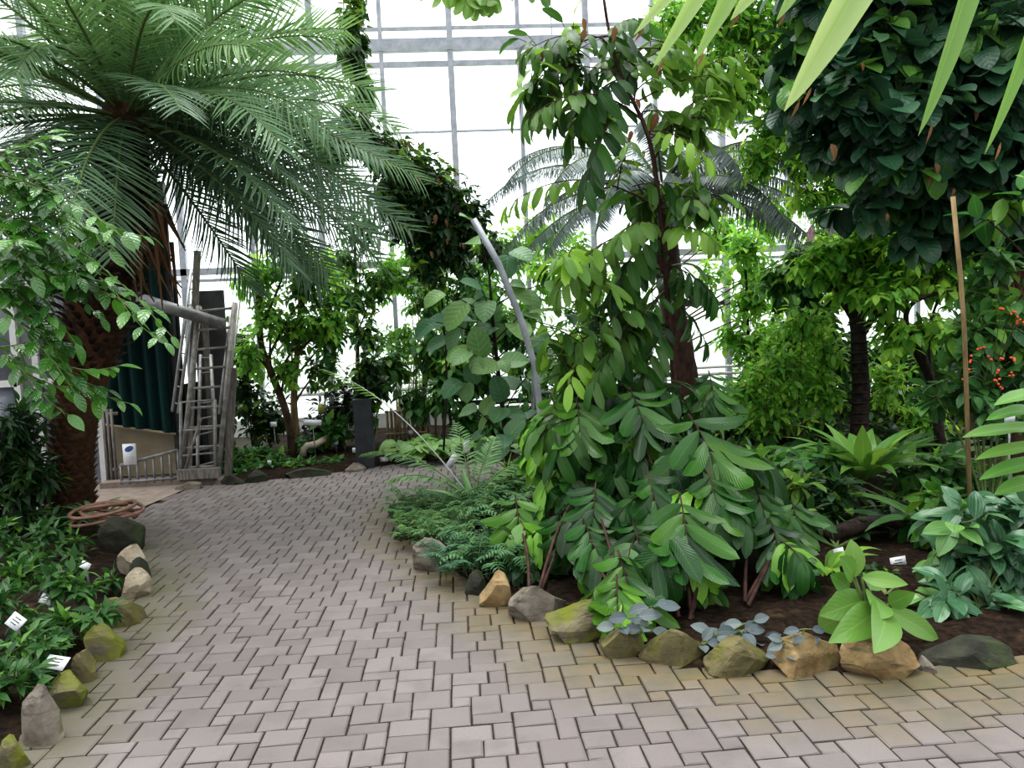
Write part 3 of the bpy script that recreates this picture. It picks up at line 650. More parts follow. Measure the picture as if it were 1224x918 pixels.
fence('low bamboo cane fence behind the dark post', 462, 512, 488, 530, 12.6)
fence('low bamboo cane fence behind the big round leaved shrub', 596, 655, 486, 528, 12.8)
p = MB(); b = G(438, 558); p.box((b[0], b[1], .42), (.23, .23, .9)); p.box((b[0], b[1], .88), (.25, .25, .04)); simple('post', p, DSTEEL, 'square dark grey post with a creeper over its top', 'post', org=(b[0], b[1], 0))
p = MB(); q = [lp(362, 545, 11.4), lp(363, 537, 11.4), lp(367, 533, 11.4), lp(378, 531, 11.4), lp(392, 523, 11.6)]; p.tube(q, .05, 8); simple('drain_pipe', p, CREAM, 'bent cream pipe lying in the far bed behind the wide sign', 'pipe', smooth=True)
p = MB(); YP = 8.1; b = W(652, 590, YP)
p.tube([(b[0], b[1], 0), W(646, 500, YP), W(640, 440, YP), W(624, 385, YP), W(596, 315, YP), W(566, 262, YP)], .035, 9)
simple('pole', p, STEEL, 'bent slanted grey metal pole holding up the creeper mass', 'pole', smooth=True)
p = MB(); b = G(871, 600); p.tube([(b[0], b[1], .05), W(862, 500, b[1])], .012, 6); simple('stake', p, ALU, 'thin straight metal plant stake behind the upper pinnate shrub', 'stake')
p = MB(); b = W(1160, 560, 5.0); p.tube([(b[0], 5.0, .02), W(1153, 400, 5.0), W(1148, 330, 5.0), W(1139, 235, 5.0)], .015, 8); simple('bamboo_pole', p, TANSTEM, 'tall thin tan bamboo pole standing before the berry shrub', 'pole', smooth=True)
p = MB(); p.tube([G(990, 640, .12), G(1030, 628, .15), G(1070, 622, .16), G(1110, 634, .14)], [.05, .06, .055, .03], 9, rough=.12); simple('root_log', p, DARKBARK, 'dark mossy log lying on the soil behind the creeping patch', 'log', smooth=True)
def trellis():
    Y = 8.9; t = thing('steel_frame', 'thin grey steel frame standing among the leaves by the slanted pole', 'frame', (W(665, 560, Y)[0], Y, 0))
    for px in (637, 690):
        q = W(px, 560, Y); mb = MB(); mb.bar((q[0], Y, 0), W(px, 424, Y), .035); mb.build('upright', ALUD, t)
    for py in (426, 470, 540):
        mb = MB(); mb.bar(W(637, py, Y), W(690, py - 3, Y), .025); mb.build('crossbar', ALUD, t)
trellis()

# ------------------------------------------------------------------ light
w = bpy.data.worlds.new('overcast_sky'); sc.world = w; w.use_nodes = True; nt = w.node_tree; N = nt.nodes
bg = N['Background']; tc = N.new('ShaderNodeTexCoord'); sx = N.new('ShaderNodeSeparateXYZ'); nt.links.new(tc.outputs['Generated'], sx.inputs[0])
rm = _ramp(nt, sx.outputs[2], -.05, .75)
side = _ramp(nt, sx.outputs[1], -.5, .55)
low = _mix(nt, side, (.62, .65, .65), (2.2, 2.28, 2.38))
nt.links.new(_mix(nt, rm, low, (2.1, 2.12, 2.15)), bg.inputs[0]); bg.inputs[1].default_value = 1.0
sun = bpy.data.objects.new('soft_daylight', bpy.data.lights.new('soft_daylight', 'SUN')); C.objects.link(sun)
sun.data.energy = 2.6; sun.data.angle = math.radians(40); sun.data.color = (1, .99, .95)
sun.rotation_euler = (math.radians(-14), math.radians(-12), 0)
vs = sc.view_settings; vs.view_transform = 'Standard'; vs.look = 'None'; vs.exposure = 0.26; vs.gamma = 0.86
# ------------------------------------------------------------------ plant makers
def rdir(n, up=0.): 
    d = RNG.normal(size=(n, 3)); d[:, 2] += up; return unit(d)
def bez(a, b, sag=0., n=6, side=0.):
    a = np.asarray(a, float); b = np.asarray(b, float); s = np.linspace(0, 1, n)[:, None]
    L = np.linalg.norm(b - a); k = np.array([U(-1, 1) * side, U(-1, 1) * side, sag]) * L
    return a + (b - a) * s + k * (4 * s * (1 - s))
class Plant:
    def __init__(self, name, label, cat, base, group=None):
        self.t = thing(name, label, cat, base, group); self.base = np.asarray(base, float)
        self.S = MB(); self.L = MB(); self.B = MB()
    def trunk(self, pts, r, mat, name='trunk', sides=9, rough=.06):
        p = np.asarray(pts, float); K = max(8, 3 * len(p)); s = np.linspace(0, 1, len(p)); q = np.linspace(0, 1, K)
        pp = np.stack([np.interp(q, s, p[:, i]) for i in range(3)], 1)
        for _ in range(2): pp[1:-1] = (pp[:-2] + 2 * pp[1:-1] + pp[2:]) / 4
        mb = MB(); mb.tube(pp, np.interp(q, np.linspace(0, 1, len(np.atleast_1d(r))), np.atleast_1d(r)), sides, rough=rough); mb.build(name, mat, self.t)
        return pp
    def twig(self, p0, p1, k, leaf, sag=-.08, tr=.004, start=.2, arr='spiral', hang=.3, out=.8, upn=None, tone=0., term=True):
        """leaf = dict(L, W, shape, bend, fold, ns, var); k leaves along the twig from p0 to p1"""
        pts = bez(p0, p1, sag, 6, .04); self.S.tube(pts, np.linspace(tr, tr * .45, 6), 4, cap=False)
        s = np.linspace(start, 1., k) if k > 1 else np.array([1.]); g = np.linspace(0, 1, 6)
        P = np.stack([np.interp(s, g, pts[:, i]) for i in range(3)], 1)
        t = unit(np.gradient(pts, axis=0)); T = unit(np.stack([np.interp(s, g, t[:, i]) for i in range(3)], 1))
        ref = np.array([0, 0, 1.]); sd = unit(np.cross(T, ref) + 1e-6); up = np.cross(sd, T)
        if arr == 'spiral':
            a = np.arange(k) * 2.4 + U(0, 6); rad = np.cos(a)[:, None] * sd + np.sin(a)[:, None] * up
        else:
            a = np.where(np.arange(k) % 2, 1., -1.); rad = a[:, None] * sd
            roll = U(-.5, .5); rad = rad + up * roll * a[:, None]
        D = T * (1 - out * .55) + rad * out + np.array([0, 0, -hang]) + RNG.normal(0, .12, (k, 3))
        if term: D[-1] = T[-1] + np.array([0, 0, -hang])
        Un = np.array([0, 0, 1.]) + RNG.normal(0, .3, (k, 3)) + T * .35
        if upn is not None: Un = Un * .5 + np.asarray(upn)
        sc_ = (1 - .35 * np.abs(s - .55)) * U(1 - leaf.get('var', .22), 1 + leaf.get('var', .22), k)
        if 'taper' in leaf: sc_ = sc_ * (1 - leaf['taper'] * s)
        tn = np.clip(RNG.normal(tone, .12, k), 0, 1)
        self.L.leaves(P, D, Un, leaf['L'] * sc_, leaf['W'] * sc_, leaf.get('shape', 'ell'), U(.1, .1 + leaf.get('bend', .7), k), leaf.get('fold', .25), leaf.get('ns', 5), leaf.get('nc', 1), tn, leaf.get('wave', 0.))
    def blob(self, c, r, n, leaf, per=8, tl=None, anchor=None, up=.3, sag=-.08, br=.012, tonep=.12, tone0=0., face=None, **kw):
        """a mass of n leaves on twigs inside an ellipsoid; a branch runs from the anchor to its middle"""
        c = np.asarray(c, float); r = np.asarray(r, float); nt_ = max(1, int(round(n / per)))
        if anchor is not None: self.B.tube(bez(anchor, c, .06, 7, .05), np.linspace(br, br * .45, 7), 6, cap=False)
        d = rdir(nt_, up); rad = U(.35, 1, nt_) ** .5
        e = c + r * d * rad[:, None]
        for i in range(nt_):
            ln = tl or 1.2 * r.mean()
            v = e[i] - c; v = unit(v + RNG.normal(0, .25, 3) * r.mean())
            s0 = e[i] - v * min(ln, np.linalg.norm(e[i] - c) + .25 * ln)
            tone = tone0 + (.75 if U(0, 1) < tonep else 0)
            self.twig(s0, e[i], per, leaf, sag=sag, tone=tone, **kw)
    def done(self, leafm, stemm, fol='foliage', stem='twigs', branch='branches', branchm=None):
        if self.B.n and self.S.n and (branchm or stemm) == stemm:
            n0 = self.B.n; self.B.v += self.S.v; self.B.f4 += [q + n0 for q in self.S.f4]; self.B.f3 += [q + n0 for q in self.S.f3]
            self.B.lf += self.S.lf; self.B.tn += self.S.tn; self.B.n += self.S.n; self.S = MB()
        if self.L.n: self.L.build(fol, leafm, self.t)
        if self.S.n: self.S.build(stem, stemm, self.t)
        if self.B.n: self.B.build(branch, branchm or stemm, self.t)
        return self
def frond(parent, p0, d, length, droop, n, ll, lw, mat, rmat, tone=0., vee=.35, r=.012, a0=75, a1=30, hang=.15, name='frond', ns=3, start=.12, bare=None, shape='needle', roll=0., bend=.25, tipl=.3):
    K = 14; p = [np.asarray(p0, float)]; d = unit(np.asarray(d, float)); ds = length / (K - 1); D = [d]
    for i in range(K - 1):
        p.append(p[-1] + d * ds); d = unit(d + np.array([0, 0, -droop / (K - 1) * (0.4 + 1.2 * i / K)])); D.append(d)
    p = np.array(p); D = np.array(D); s = np.linspace(0, 1, K)
    side = unit(np.cross(D, np.array([0, 0, 1.])) + 1e-6); up = np.cross(side, D)
    if roll: side, up = side * math.cos(roll) + up * math.sin(roll), up * math.cos(roll) - side * math.sin(roll)
    q = np.repeat(np.linspace(start, .995, n), 2); sg = np.tile([1., -1.], n)
    ip = lambda A: np.stack([np.interp(q, s, A[:, i]) for i in range(3)], 1)
    P, T, Sd, Up = ip(p), unit(ip(D)), unit(ip(side)), unit(ip(up))
    a = np.radians(a0 + (a1 - a0) * q + RNG.normal(0, 4, 2 * n))
    dd = np.cos(a)[:, None] * T + (np.sin(a) * sg)[:, None] * Sd * math.cos(vee) + Up * math.sin(vee) * np.sin(a)[:, None] + np.array([0, 0, -hang]) + RNG.normal(0, .03, (2 * n, 3))
    lp_ = np.interp(q, [start, start + .15, .5, .8, 1], [.55, .9, 1, .75, tipl])
    mb = MB(); mb.leaves(P, dd, Up - sg[:, None] * Sd * .15, ll * lp_ * U(.92, 1.08, 2 * n), lw, shape, bend, .5, ns, 1, np.clip(tone + RNG.normal(0, .08, 2 * n), 0, 1))
    o = mb.build(name, mat, parent)
    mr = MB(); mr.tube(p, np.linspace(r, r * .25, K), 5, cap=False); mr.build('midrib', rmat, o)
    return o

# ------------------------------------------------------------------ the big date palm on the left
def palm():
    Y = 8.0; base = G(74, 618, .08); base = W(74, 614, Y); base[2] = .02
    P = Plant('date_palm', 'big feathery palm with a scaly brown trunk bulging under its crown', 'palm tree', base)
    pts = [base, W(86, 540, Y), W(93, 485, Y), W(104, 420, Y), W(122, 350, Y), W(143, 260, Y), W(151, 128, Y)]
    pts[0] = np.array([pts[1][0] - .08, Y, .02])
    pts = np.array(pts); rr = [.225, .185, .20, .265, .30, .28, .2]
    pp = P.trunk(pts, rr, PALMTRUNK, sides=18, rough=.03)
    # rings of old leaf bases up the stem: lower ones tight, upper ones sticking out
    lo, hi = MB(), MB(); s = np.linspace(0, 1, len(pp)); cum = np.concatenate([[0], np.cumsum(np.linalg.norm(np.diff(pp, axis=0), axis=1))]); tot = cum[-1]
    R = np.interp(np.linspace(0, 1, len(pp)), np.linspace(0, 1, len(rr)), rr)
    z = .06; row = 0
    while z < tot * .93:
        f = z / tot; c = np.array([np.interp(z, cum, pp[:, i]) for i in range(3)]); r = np.interp(z, cum, R); big = f > .36
        n = 13 if not big else 15; a = np.arange(n) * 2 * np.pi / n + (row % 2) * np.pi / n + U(-.05, .05, n)
        rad = np.stack([np.cos(a), np.sin(a), np.zeros(n)], 1)
        D = rad * (.42 if not big else .95) + [0, 0, 1.]
        L = (.12 if not big else .19) * U(.8, 1.2, n); Wd = 2 * np.pi * r / n * (1.0 if not big else .72)
        (hi if big else lo).leaves(c + rad * (r - .012), D, -rad + [0, 0, .3], L, Wd, 'oblong', .35 if not big else .6, .4, 3, 1)
        z += .065 if not big else .085; row += 1
    lo.build('trunk_scales', SCALE, P.t); hi.build('leaf_bases', BOOT, P.t)
    # dry brown fibre and old stalks under the crown
    fb = MB()
    for i in range(26):
        a = U(0, 6.28); c = W(U(150, 205), U(220, 300), Y) + [0, U(-.4, .2), 0]
        fb.tube(bez(c, c + [U(-.05, .25), U(-.3, .2), -U(.3, .7)], -.05, 5), np.linspace(.022, .006, 5), 5)
    fb.build('dry_stalks', DEAD, P.t)
    top = W(150, 140, Y)
    def F(azdeg, el, ln, droop, tone=0., mat=PALMG, n=46, off=0., roll=0., vee=.3, ll=.54):
        az = math.radians(azdeg); e = math.radians(el)
        d = np.array([math.cos(az) * math.cos(e), math.sin(az) * math.cos(e), math.sin(e)])
        frond(P.t, top + d * .08 + [0, 0, off], d, ln * 1.06, droop * .8, n, ll, .027, mat, GREENSTEM, tone, vee, .02, 66, 36, .10, start=.12, roll=roll, tipl=.5, bend=.35)
    # az: 0 = to the side of the path, 90 = away, 180 = wall side, 270 = towards the viewer
    for i, (az, el, ln, dr, tn) in enumerate([
        (2, 62, 3.0, 1.3, .25), (20, 40, 2.9, 1.1, .3), (-18, 42, 2.9, 1.3, .2), (35, 62, 2.9, 1.0, .35), (-40, 58, 2.8, 1.3, .2),
        (-4, 20, 2.9, 1.2, .2), (14, 8, 2.8, 1.2, .1), (-24, 12, 2.8, 1.6, .05), (-10, -6, 2.9, 1.3, 0), (30, -5, 2.6, 1.3, 0), (-36, -18, 2.7, 1.0, 0), (-8, -30, 2.6, .8, 0), (20, -38, 2.4, .6, 0),
        (70, 70, 2.8, .8, .4), (100, 60, 2.8, .9, .4), (60, 30, 2.8, 1.2, .2), (130, 45, 2.8, 1.2, .3), (150, 70, 2.8, .9, .35), (178, 55, 2.8, 1.2, .3), (165, 30, 2.8, 1.4, .15), (190, 32, 2.8, 1.5, .1), (205, 62, 2.7, 1.3, .25), (180, 5, 2.7, 1.3, 0),
        (225, 25, 2.5, 1.7, 0), (245, 55, 2.4, 1.8, .15), (282, 66, 2.3, 2.3, .2), (265, 30, 1.7, 2.6, 0), (300, 30, 2.3, 2.0, .05), (318, 5, 2.4, 1.6, 0), (215, -8, 2.5, 1.2, 0), (250, -15, 2.0, 1.4, 0), (330, -30, 2.3, .8, 0), (200, -32, 2.3, .7, 0), (285, -35, 2.0, .8, 0),
        (4, -14, 3.1, .7, 0), (185, -18, 2.6, .8, 0), (172, -30, 2.5, .6, 0), (238, -26, 2.2, .8, 0), (258, -40, 2.0, .6, 0), (212, -42, 2.2, .5, 0), (222, 2, 2.4, 1.3, 0), (-14, -22, 3.0, .5, 0), (8, 2, 3.1, 1.0, .05), (0, 12, 3.1, 1.1, .1), (-22, -2, 3.0, .9, 0), (16, -24, 2.9, .5, 0), (-6, -40, 2.6, .3, 0), (10, 80, 2.8, .8, .35), (-70, 75, 2.6, 1.3, .2), (8, -55, 2.1, .4, 0), (345, -20, 2.8, 1.0, 0), (48, 12, 2.8, 1.3, .1)]):
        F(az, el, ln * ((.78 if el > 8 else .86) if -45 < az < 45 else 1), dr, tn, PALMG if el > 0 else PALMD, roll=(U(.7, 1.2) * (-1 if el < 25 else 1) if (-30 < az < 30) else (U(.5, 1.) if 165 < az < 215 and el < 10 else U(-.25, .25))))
    for i in range(46):
        el = -28 + 100 * (i / 46) ** .8; az = i * 137.5 + U(-12, 12)
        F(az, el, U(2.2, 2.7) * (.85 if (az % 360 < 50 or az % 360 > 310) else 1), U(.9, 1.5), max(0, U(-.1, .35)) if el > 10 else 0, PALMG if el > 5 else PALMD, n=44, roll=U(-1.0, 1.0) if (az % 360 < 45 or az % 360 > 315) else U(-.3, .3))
palm()

# ------------------------------------------------------------------ the silvery cycad or tree fern in the middle
def cycad():
    Y = 9.6; b = W(826, 500, Y); b[2] = .05
    P = Plant('tall_cycad', 'tall cycad with a red brown trunk and a crown of arching silvery grey fronds', 'cycad', b)
    P.trunk([b, W(820, 450, Y), W(806, 380, Y), W(794, 300, Y), W(792, 225, Y)], [.16, .15, .15, .16, .15], REDBARK, sides=14, rough=.12)
    top = W(792, 225, Y)
    for az, el, ln, dr in [(178, 25, 2.3, 1.7), (168, 8, 2.2, 1.7), (195, 34, 2.2, 2.1), (214, 28, 2.1, 2.3), (232, 15, 1.9, 2.2), (186, -4, 2.0, 1.3), (150, 40, 2.2, 1.6), (206, -2, 1.9, 1.5),
                           (2, 14, 2.2, 1.3), (-10, 24, 2.2, 1.7), (18, 36, 2.3, 1.5), (35, 48, 2.3, 1.3), (-26, 6, 2.0, 1.6), (-40, 28, 1.9, 2.2), (6, 0, 2.1, 1.2), (-16, -10, 1.9, 1.2), (50, 30, 2.2, 1.5), (22, 60, 2.3, 1.2),
                           (120, 55, 2.1, 1.5), (80, 60, 2.1, 1.4), (262, 10, 1.7, 2.2), (284, 30, 1.8, 2.3), (305, 8, 1.9, 2.0), (250, 45, 1.9, 2.3), (138, 20, 2.1, 1.6)]:
        a = math.radians(az); e = math.radians(el); d = np.array([math.cos(a) * math.cos(e), math.sin(a) * math.cos(e), math.sin(e)])
        frond(P.t, top + d * .1, d, ln, dr, 120, .30, .021, CYC, GREENSTEM, 0., -.45, .016, 78, 55, .25, start=.08, roll=U(-.3, .3), tipl=.45)
cycad()

# ------------------------------------------------------------------ ivy mass on its pole and column
def creeper():
    Y = 9.4; P = Plant('creeper', 'thick dark ivy like creeper draped over the slanted pole and hanging from above', 'climbing plant', W(622, 385, Y))
    lf = dict(L=.125, W=.095, shape='ivy', bend=.5, fold=.2, ns=4, var=.35)
    path = [W(425, -80, Y), W(424, 40, Y), W(428, 130, Y), W(452, 178, Y), W(500, 205, Y), W(545, 250, Y), W(572, 275, Y), W(600, 322, Y)]
    P.trunk(path, [.03, .03, .03, .04, .05, .04, .03, .02], DARKBARK, 'stem', 7)
    P.B.tube([W(420, 178, Y), W(452, 178, Y)], .02, 6)
    for px, py, rx, ry, n in [(424, -30, 22, 45, 210), (420, 40, 20, 50, 260), (432, 105, 15, 40, 150), (418, 150, 18, 30, 130), (440, 170, 30, 24, 260), (470, 185, 36, 34, 380), (500, 210, 40, 40, 480), (532, 228, 38, 40, 440), (556, 262, 32, 34, 360), (488, 255, 34, 40, 400), (520, 275, 36, 40, 400), (470, 225, 26, 36, 260), (395, 175, 30, 16, 150), (505, 315, 22, 26, 120), (545, 305, 24, 26, 130), (580, 292, 20, 22, 90)]:
        P.blob(W(px, py, Y + U(-.1, .2)), (M(rx, Y) * 1.1, .3, M(ry, Y) * 1.1), int(n * 1.5), lf, 10, tl=.4, up=0, sag=-.15, hang=.75, tr=.003, tonep=.1 if py > 190 else .45)
    for px, py, s in [(497, 203, .16), (523, 212, .1), (472, 176, .07), (488, 168, .09), (521, 256, .13), (533, 262, .1), (535, 285, .08), (500, 170, .06), (474, 270, .09), (515, 300, .1), (462, 275, .1), (480, 165, .08), (545, 205, .07), (553, 290, .09)]:
        d = MB(); d.leaves(W(px, py, Y - .32), (U(-.3, .3), -.2, -1), (0, -1, .2), s, s * .45, 'ovate', .8, .6, 5, 1); d.build('dry_leaf', DEAD, P.t)
    P.done(DG, GREENSTEM)
creeper()

# ------------------------------------------------------------------ big hanging pinnate tree (centre)
PIN = dict(L=.27, W=.082, shape='oblong', bend=.7, fold=.18, ns=6, nc=1, var=.16)
def pinnate_leaf(P, p0, d, ln, pairs, L, Wd, tone=0., tip=1, droop=.5, hang=.35, mat=None, side=None, wave=.035):
    """one compound leaf: a stalk with leaflets in two rows"""
    K = 8; p = [np.asarray(p0, float)]; d = unit(np.asarray(d, float)); D = [d]
    for i in range(K - 1): p.append(p[-1] + d * ln / (K - 1)); d = unit(d + [0, 0, -droop / K]); D.append(d)
    p = np.array(p); D = np.array(D); g = np.linspace(0, 1, K)
    P.S.tube(p, np.linspace(.006, .002, K), 4, cap=False)
    q = np.repeat(np.linspace(.18, 1, pairs), 2); sg = np.tile([1., -1.], pairs)
    ip = lambda A: np.stack([np.interp(q, g, A[:, i]) for i in range(3)], 1)
    T = unit(ip(D)); ref = np.array([0, 0, 1.]) if abs(D[0][2]) < .93 else np.array([0, -1., 0.3])
    Sd = unit(np.cross(T, ref)) if side is None else unit(np.broadcast_to(side, T.shape) - T * (T * side).sum(1, keepdims=True))
    Up = np.cross(Sd, T)
    a = np.radians(np.interp(q, [0, 1], [72, 30]) + RNG.normal(0, 6, 2 * pairs))
    dd = np.cos(a)[:, None] * T + (np.sin(a) * sg)[:, None] * Sd + [0, 0, -hang] + RNG.normal(0, .07, (2 * pairs, 3))
    lp_ = np.interp(q, [.18, .45, .8, 1], [.72, 1, 1, .85]) * U(.9, 1.1, 2 * pairs)
    tn = np.clip(RNG.normal(tone, .06, 2 * pairs), 0, 1)
    P.L.leaves(ip(p), dd, Up + RNG.normal(0, .28, (2 * pairs, 3)), L * lp_, Wd * lp_ * U(.9, 1.12, 2 * pairs), 'oblong', U(.2, 1.25, 2 * pairs), U(.1, .4, 2 * pairs), 8, 2, tn, wave)
def centre_tree():
    Y = 6.2; b = W(812, 540, Y); b[2] = .05
    P = Plant('pinnate_tree', 'slender tree with a thin dark red stem and big drooping pinnate leaves before the cycad', 'tree', b)
    st = P.trunk([b, W(806, 460, Y), W(800, 380, Y), W(789, 250, Y), W(778, 160, Y), W(742, 95, Y), W(725, 30, Y), W(715, -60, Y)], [.026, .024, .022, .02, .017, .014, .012, .010], REDBARK, sides=8)
    def at(py): 
        k = np.argmin([abs((ROT.T @ (q - EYE))[1] / -(ROT.T @ (q - EYE))[2] * F - (459 - py)) for q in st]); return st[k]
    # leaf sprays: (stem y, tip px, py, dY, leaflets pairs, tone)
    for sy, ex, ey, dy, pr, tn, L in [
        (95, 640, 60, -.2, 7, 0, .27), (60, 620, 30, -.4, 6, .1, .24), (40, 770, 10, -.3, 6, .1, .24), (95, 690, 110, -.4, 7, 0, .3), (130, 690, 200, -.5, 7, 0, .3),
        (140, 622, 110, -.6, 8, .2, .24), (150, 835, 130, .3, 8, .3, .26), (120, 820, 60, .3, 7, .25, .26), (160, 840, 190, -.2, 7, .3, .24), (180, 870, 95, .6, 7, .3, .25), (170, 855, 165, -.5, 6, .8, .22), (100, 800, 40, -.2, 6, .3, .24),
        (240, 600, 215, -.2, 7, .45, .2), (280, 655, 320, -.5, 8, .35, .27), (290, 720, 330, -.4, 7, .05, .28),
        (250, 845, 225, -.3, 7, .05, .24), (270, 850, 260, -.5, 7, .5, .23), (240, 830, 200, .3, 6, .1, .24), (270, 735, 250, -.6, 7, .3, .22),
        (340, 700, 350, -.3, 8, 0, .28), (370, 740, 400, -.5, 8, 0, .27), (380, 700, 430, -.7, 8, .1, .26), (400, 760, 450, -.5, 7, .05, .26), (330, 860, 340, -.3, 7, .05, .26), (300, 760, 310, .2, 6, 0, .25), (360, 850, 400, .1, 6, 0, .22), (390, 650, 440, -.2, 6, .3, .24)]:
        a = at(sy); e = W(ex, ey, a[1] + dy); v = e - a; ln = np.linalg.norm(v); k = max(0, ln - .75)
        m = a + unit(v) * k + [0, 0, .1 * ln]
        P.B.tube(bez(a, m, .05, 6), np.linspace(.010, .006, 6), 5, cap=False)
        pinnate_leaf(P, m, e - m + [0, 0, .05], np.linalg.norm(e - m), pr, L, L * .31, tn, droop=.9, hang=.55)
        if k > .35:
            v2 = unit(v) + RNG.normal(0, .35, 3); pinnate_leaf(P, a + (m - a) * U(.4, .8), v2, .55, 6, L * .9, L * .28, tn * .8, droop=.9, hang=.6)
    for px, py, rx, ry, n, dy, tn in [(675, 60, 60, 40, 60, 0, .05), (700, 130, 56, 46, 70, .1, 0), (640, 110, 40, 40, 34, -.2, .1), (740, 60, 40, 34, 40, .2, .1), (780, 235, 56, 40, 56, .1, .1), (835, 250, 40, 40, 44, -.1, .2), (700, 320, 50, 36, 40, -.3, .35), (740, 390, 50, 46, 56, -.3, .05), (680, 400, 46, 40, 40, -.3, .3), (800, 350, 36, 60, 34, .2, .1), (830, 140, 40, 40, 36, .2, .4), (860, 90, 36, 40, 36, .4, .4), (800, 60, 40, 40, 34, .3, .3), (690, 450, 50, 30, 40, -.3, .15), (770, 470, 46, 26, 34, -.2, .05)]:
        c = W(px, py, Y + dy); P.blob(c, (M(rx, Y), .35, M(ry, Y)), n, dict(L=.25, W=.085, shape='oblong', bend=1., fold=.22, ns=7, nc=2, var=.2, wave=.03), 6, tl=.5, anchor=st[np.argmin(np.linalg.norm(st - c, axis=1))], up=0, br=.008, tr=.005, sag=.06, arr='flat', hang=.65, tone0=tn, tonep=.1)
    # branch reaching over the path, its leaves hang into the top of the picture
    a = st[-1]; e = W(560, -70, 5.2); P.B.tube(bez(a, e, .12, 8), np.linspace(.014, .006, 8), 6, cap=False)
    for px, py, tn in [(525, -12, .5), (548, 0, .45), (562, 14, .4), (580, 0, .4), (600, -20, .3), (650, -20, .15)]:
        q = a + (e - a) * np.clip((715 - px) / 155, 0, 1); pinnate_leaf(P, W(px, -48 + py * .7, 5.3), np.array([U(-.3, .3), -.1, -1]), .2, 3, .24, .07, tn, hang=.7, side=np.array([1., 0, 0]))
    for px, py, s in [(785, 135, .16), (700, 35, .12), (697, 22, .1), (760, 118, .09), (735, 32, .12), (755, 156, .1), (650, 62, .07), (768, 180, .06)]:
        d = MB(); d.leaves(W(px, py, Y - .2), (U(-.5, .5), -.2, -1), (0, -1, .2), s, s * .45, 'ovate', .9, .6, 5, 1); d.build('dry_leaf', DEAD, P.t)
    P.done(BACKLIT, REDBARK, branch='branches')
centre_tree()

# ------------------------------------------------------------------ low pinnate shrubs along the rocks
def whorl_shrub(label, gx, gy, heads):
    """heads: (px, py, Y, spread px, tone, n compound leaves) seen as whorls of leaflets hanging round a stem tip"""
    b = G(gx, gy, .05); P = Plant('pinnate_shrub', label, 'shrub', b, 'pinnate leaved shrubs behind the rocks')
    for px, py, Y, sp, tn, n in heads:
        c = W(px, py, Y); s = M(sp, Y)
        P.B.tube(bez(b + [U(-.05, .05), U(-.05, .05), 0], c, .08, 8, .06), np.linspace(.013, .007, 8), 6, cap=False)
        # the main compound leaf faces the viewer and hangs
        d0 = unit(np.array([U(-.25, .25), -.75, -.55]))
        pinnate_leaf(P, c + [0, .15 * s, .55 * s], d0, s * .85, 5, s * .92, s * .275, tn * .4, droop=.6, hang=.18, side=np.array([1., .1, 0]))
        # bright terminal leaflets
        k = 3; P.L.leaves(np.tile(c + [0, -.25 * s, .0], (k, 1)), np.array([[-.35, -.4, -1], [.12, -.55, -1], [.5, -.35, -.95]]) + RNG.normal(0, .12, (k, 3)), (0, -1, .35), s * U(.75, 1.05, k), s * .27, 'oblong', .5, .2, 8, 2, np.clip(RNG.normal(.55 + tn, .15, k), 0, 1), .03)
        for i in range(n):
            a = U(0, 6.28); d = np.array([math.cos(a), math.sin(a) * .8 - .2, U(-.35, .45)])
            pinnate_leaf(P, c + [0, 0, .15 * s], d, s * U(.7, 1.0), 4, s * U(.7, .9), s * .27, np.clip(tn * .6 + (.6 if U(0, 1) < .10 else -.1), 0, 1), droop=1.1, hang=.35)
    P.done(BROWNEA, REDBARK, branch='stems')
whorl_shrub('bushy pinnate leaved shrub with the topmost big whorl of leaflets', 838, 690, [(828, 545, 5.2, 92, .25, 4), (755, 500, 5.6, 70, .15, 4), (880, 590, 5.4, 62, .1, 3), (790, 590, 5.3, 66, .05, 3), (850, 470, 6.0, 50, .2, 2)])
whorl_shrub('pinnate shrub whose two bright leaves hang over the mossy rocks', 748, 752, [(742, 700, 4.35, 76, .45, 3), (740, 722, 4.22, 62, .6, 0), (760, 655, 4.6, 60, .05, 3), (700, 655, 4.8, 62, 0, 3), (715, 610, 5.0, 60, 0, 3)])
whorl_shrub('pinnate shrub with deep ribbed leaves in the middle of the rock row', 822, 740, [(818, 640, 4.5, 84, .2, 4), (850, 600, 4.8, 66, .1, 3), (776, 600, 4.9, 66, .05, 3), (842, 690, 4.5, 44, .35, 1)])
whorl_shrub('dark pinnate shrub leaning over bare soil beside the log', 900, 720, [(925, 655, 4.7, 62, 0, 4), (905, 610, 5.0, 60, .1, 4), (950, 625, 4.9, 50, .1, 3)])
whorl_shrub('pinnate shrub with pale lime leaves drooping over the big grey rock', 632, 728, [(618, 628, 5.5, 64, .7, 2), (672, 640, 5.3, 58, 0, 4), (612, 706, 5.2, 44, .6, 1), (655, 690, 5.3, 42, .2, 3), (690, 590, 5.5, 56, .1, 3)])
whorl_shrub('tall pinnate shrub with hanging leaves beside the steel frame', 705, 680, [(692, 510, 5.6, 62, .35, 4), (660, 500, 5.9, 52, .6, 2), (735, 545, 5.6, 58, .05, 4), (690, 560, 5.6, 58, .0, 4), (735, 470, 6.0, 56, .1, 4), (640, 545, 6.1, 42, .3, 2), (770, 470, 6.0, 50, .15, 3)])
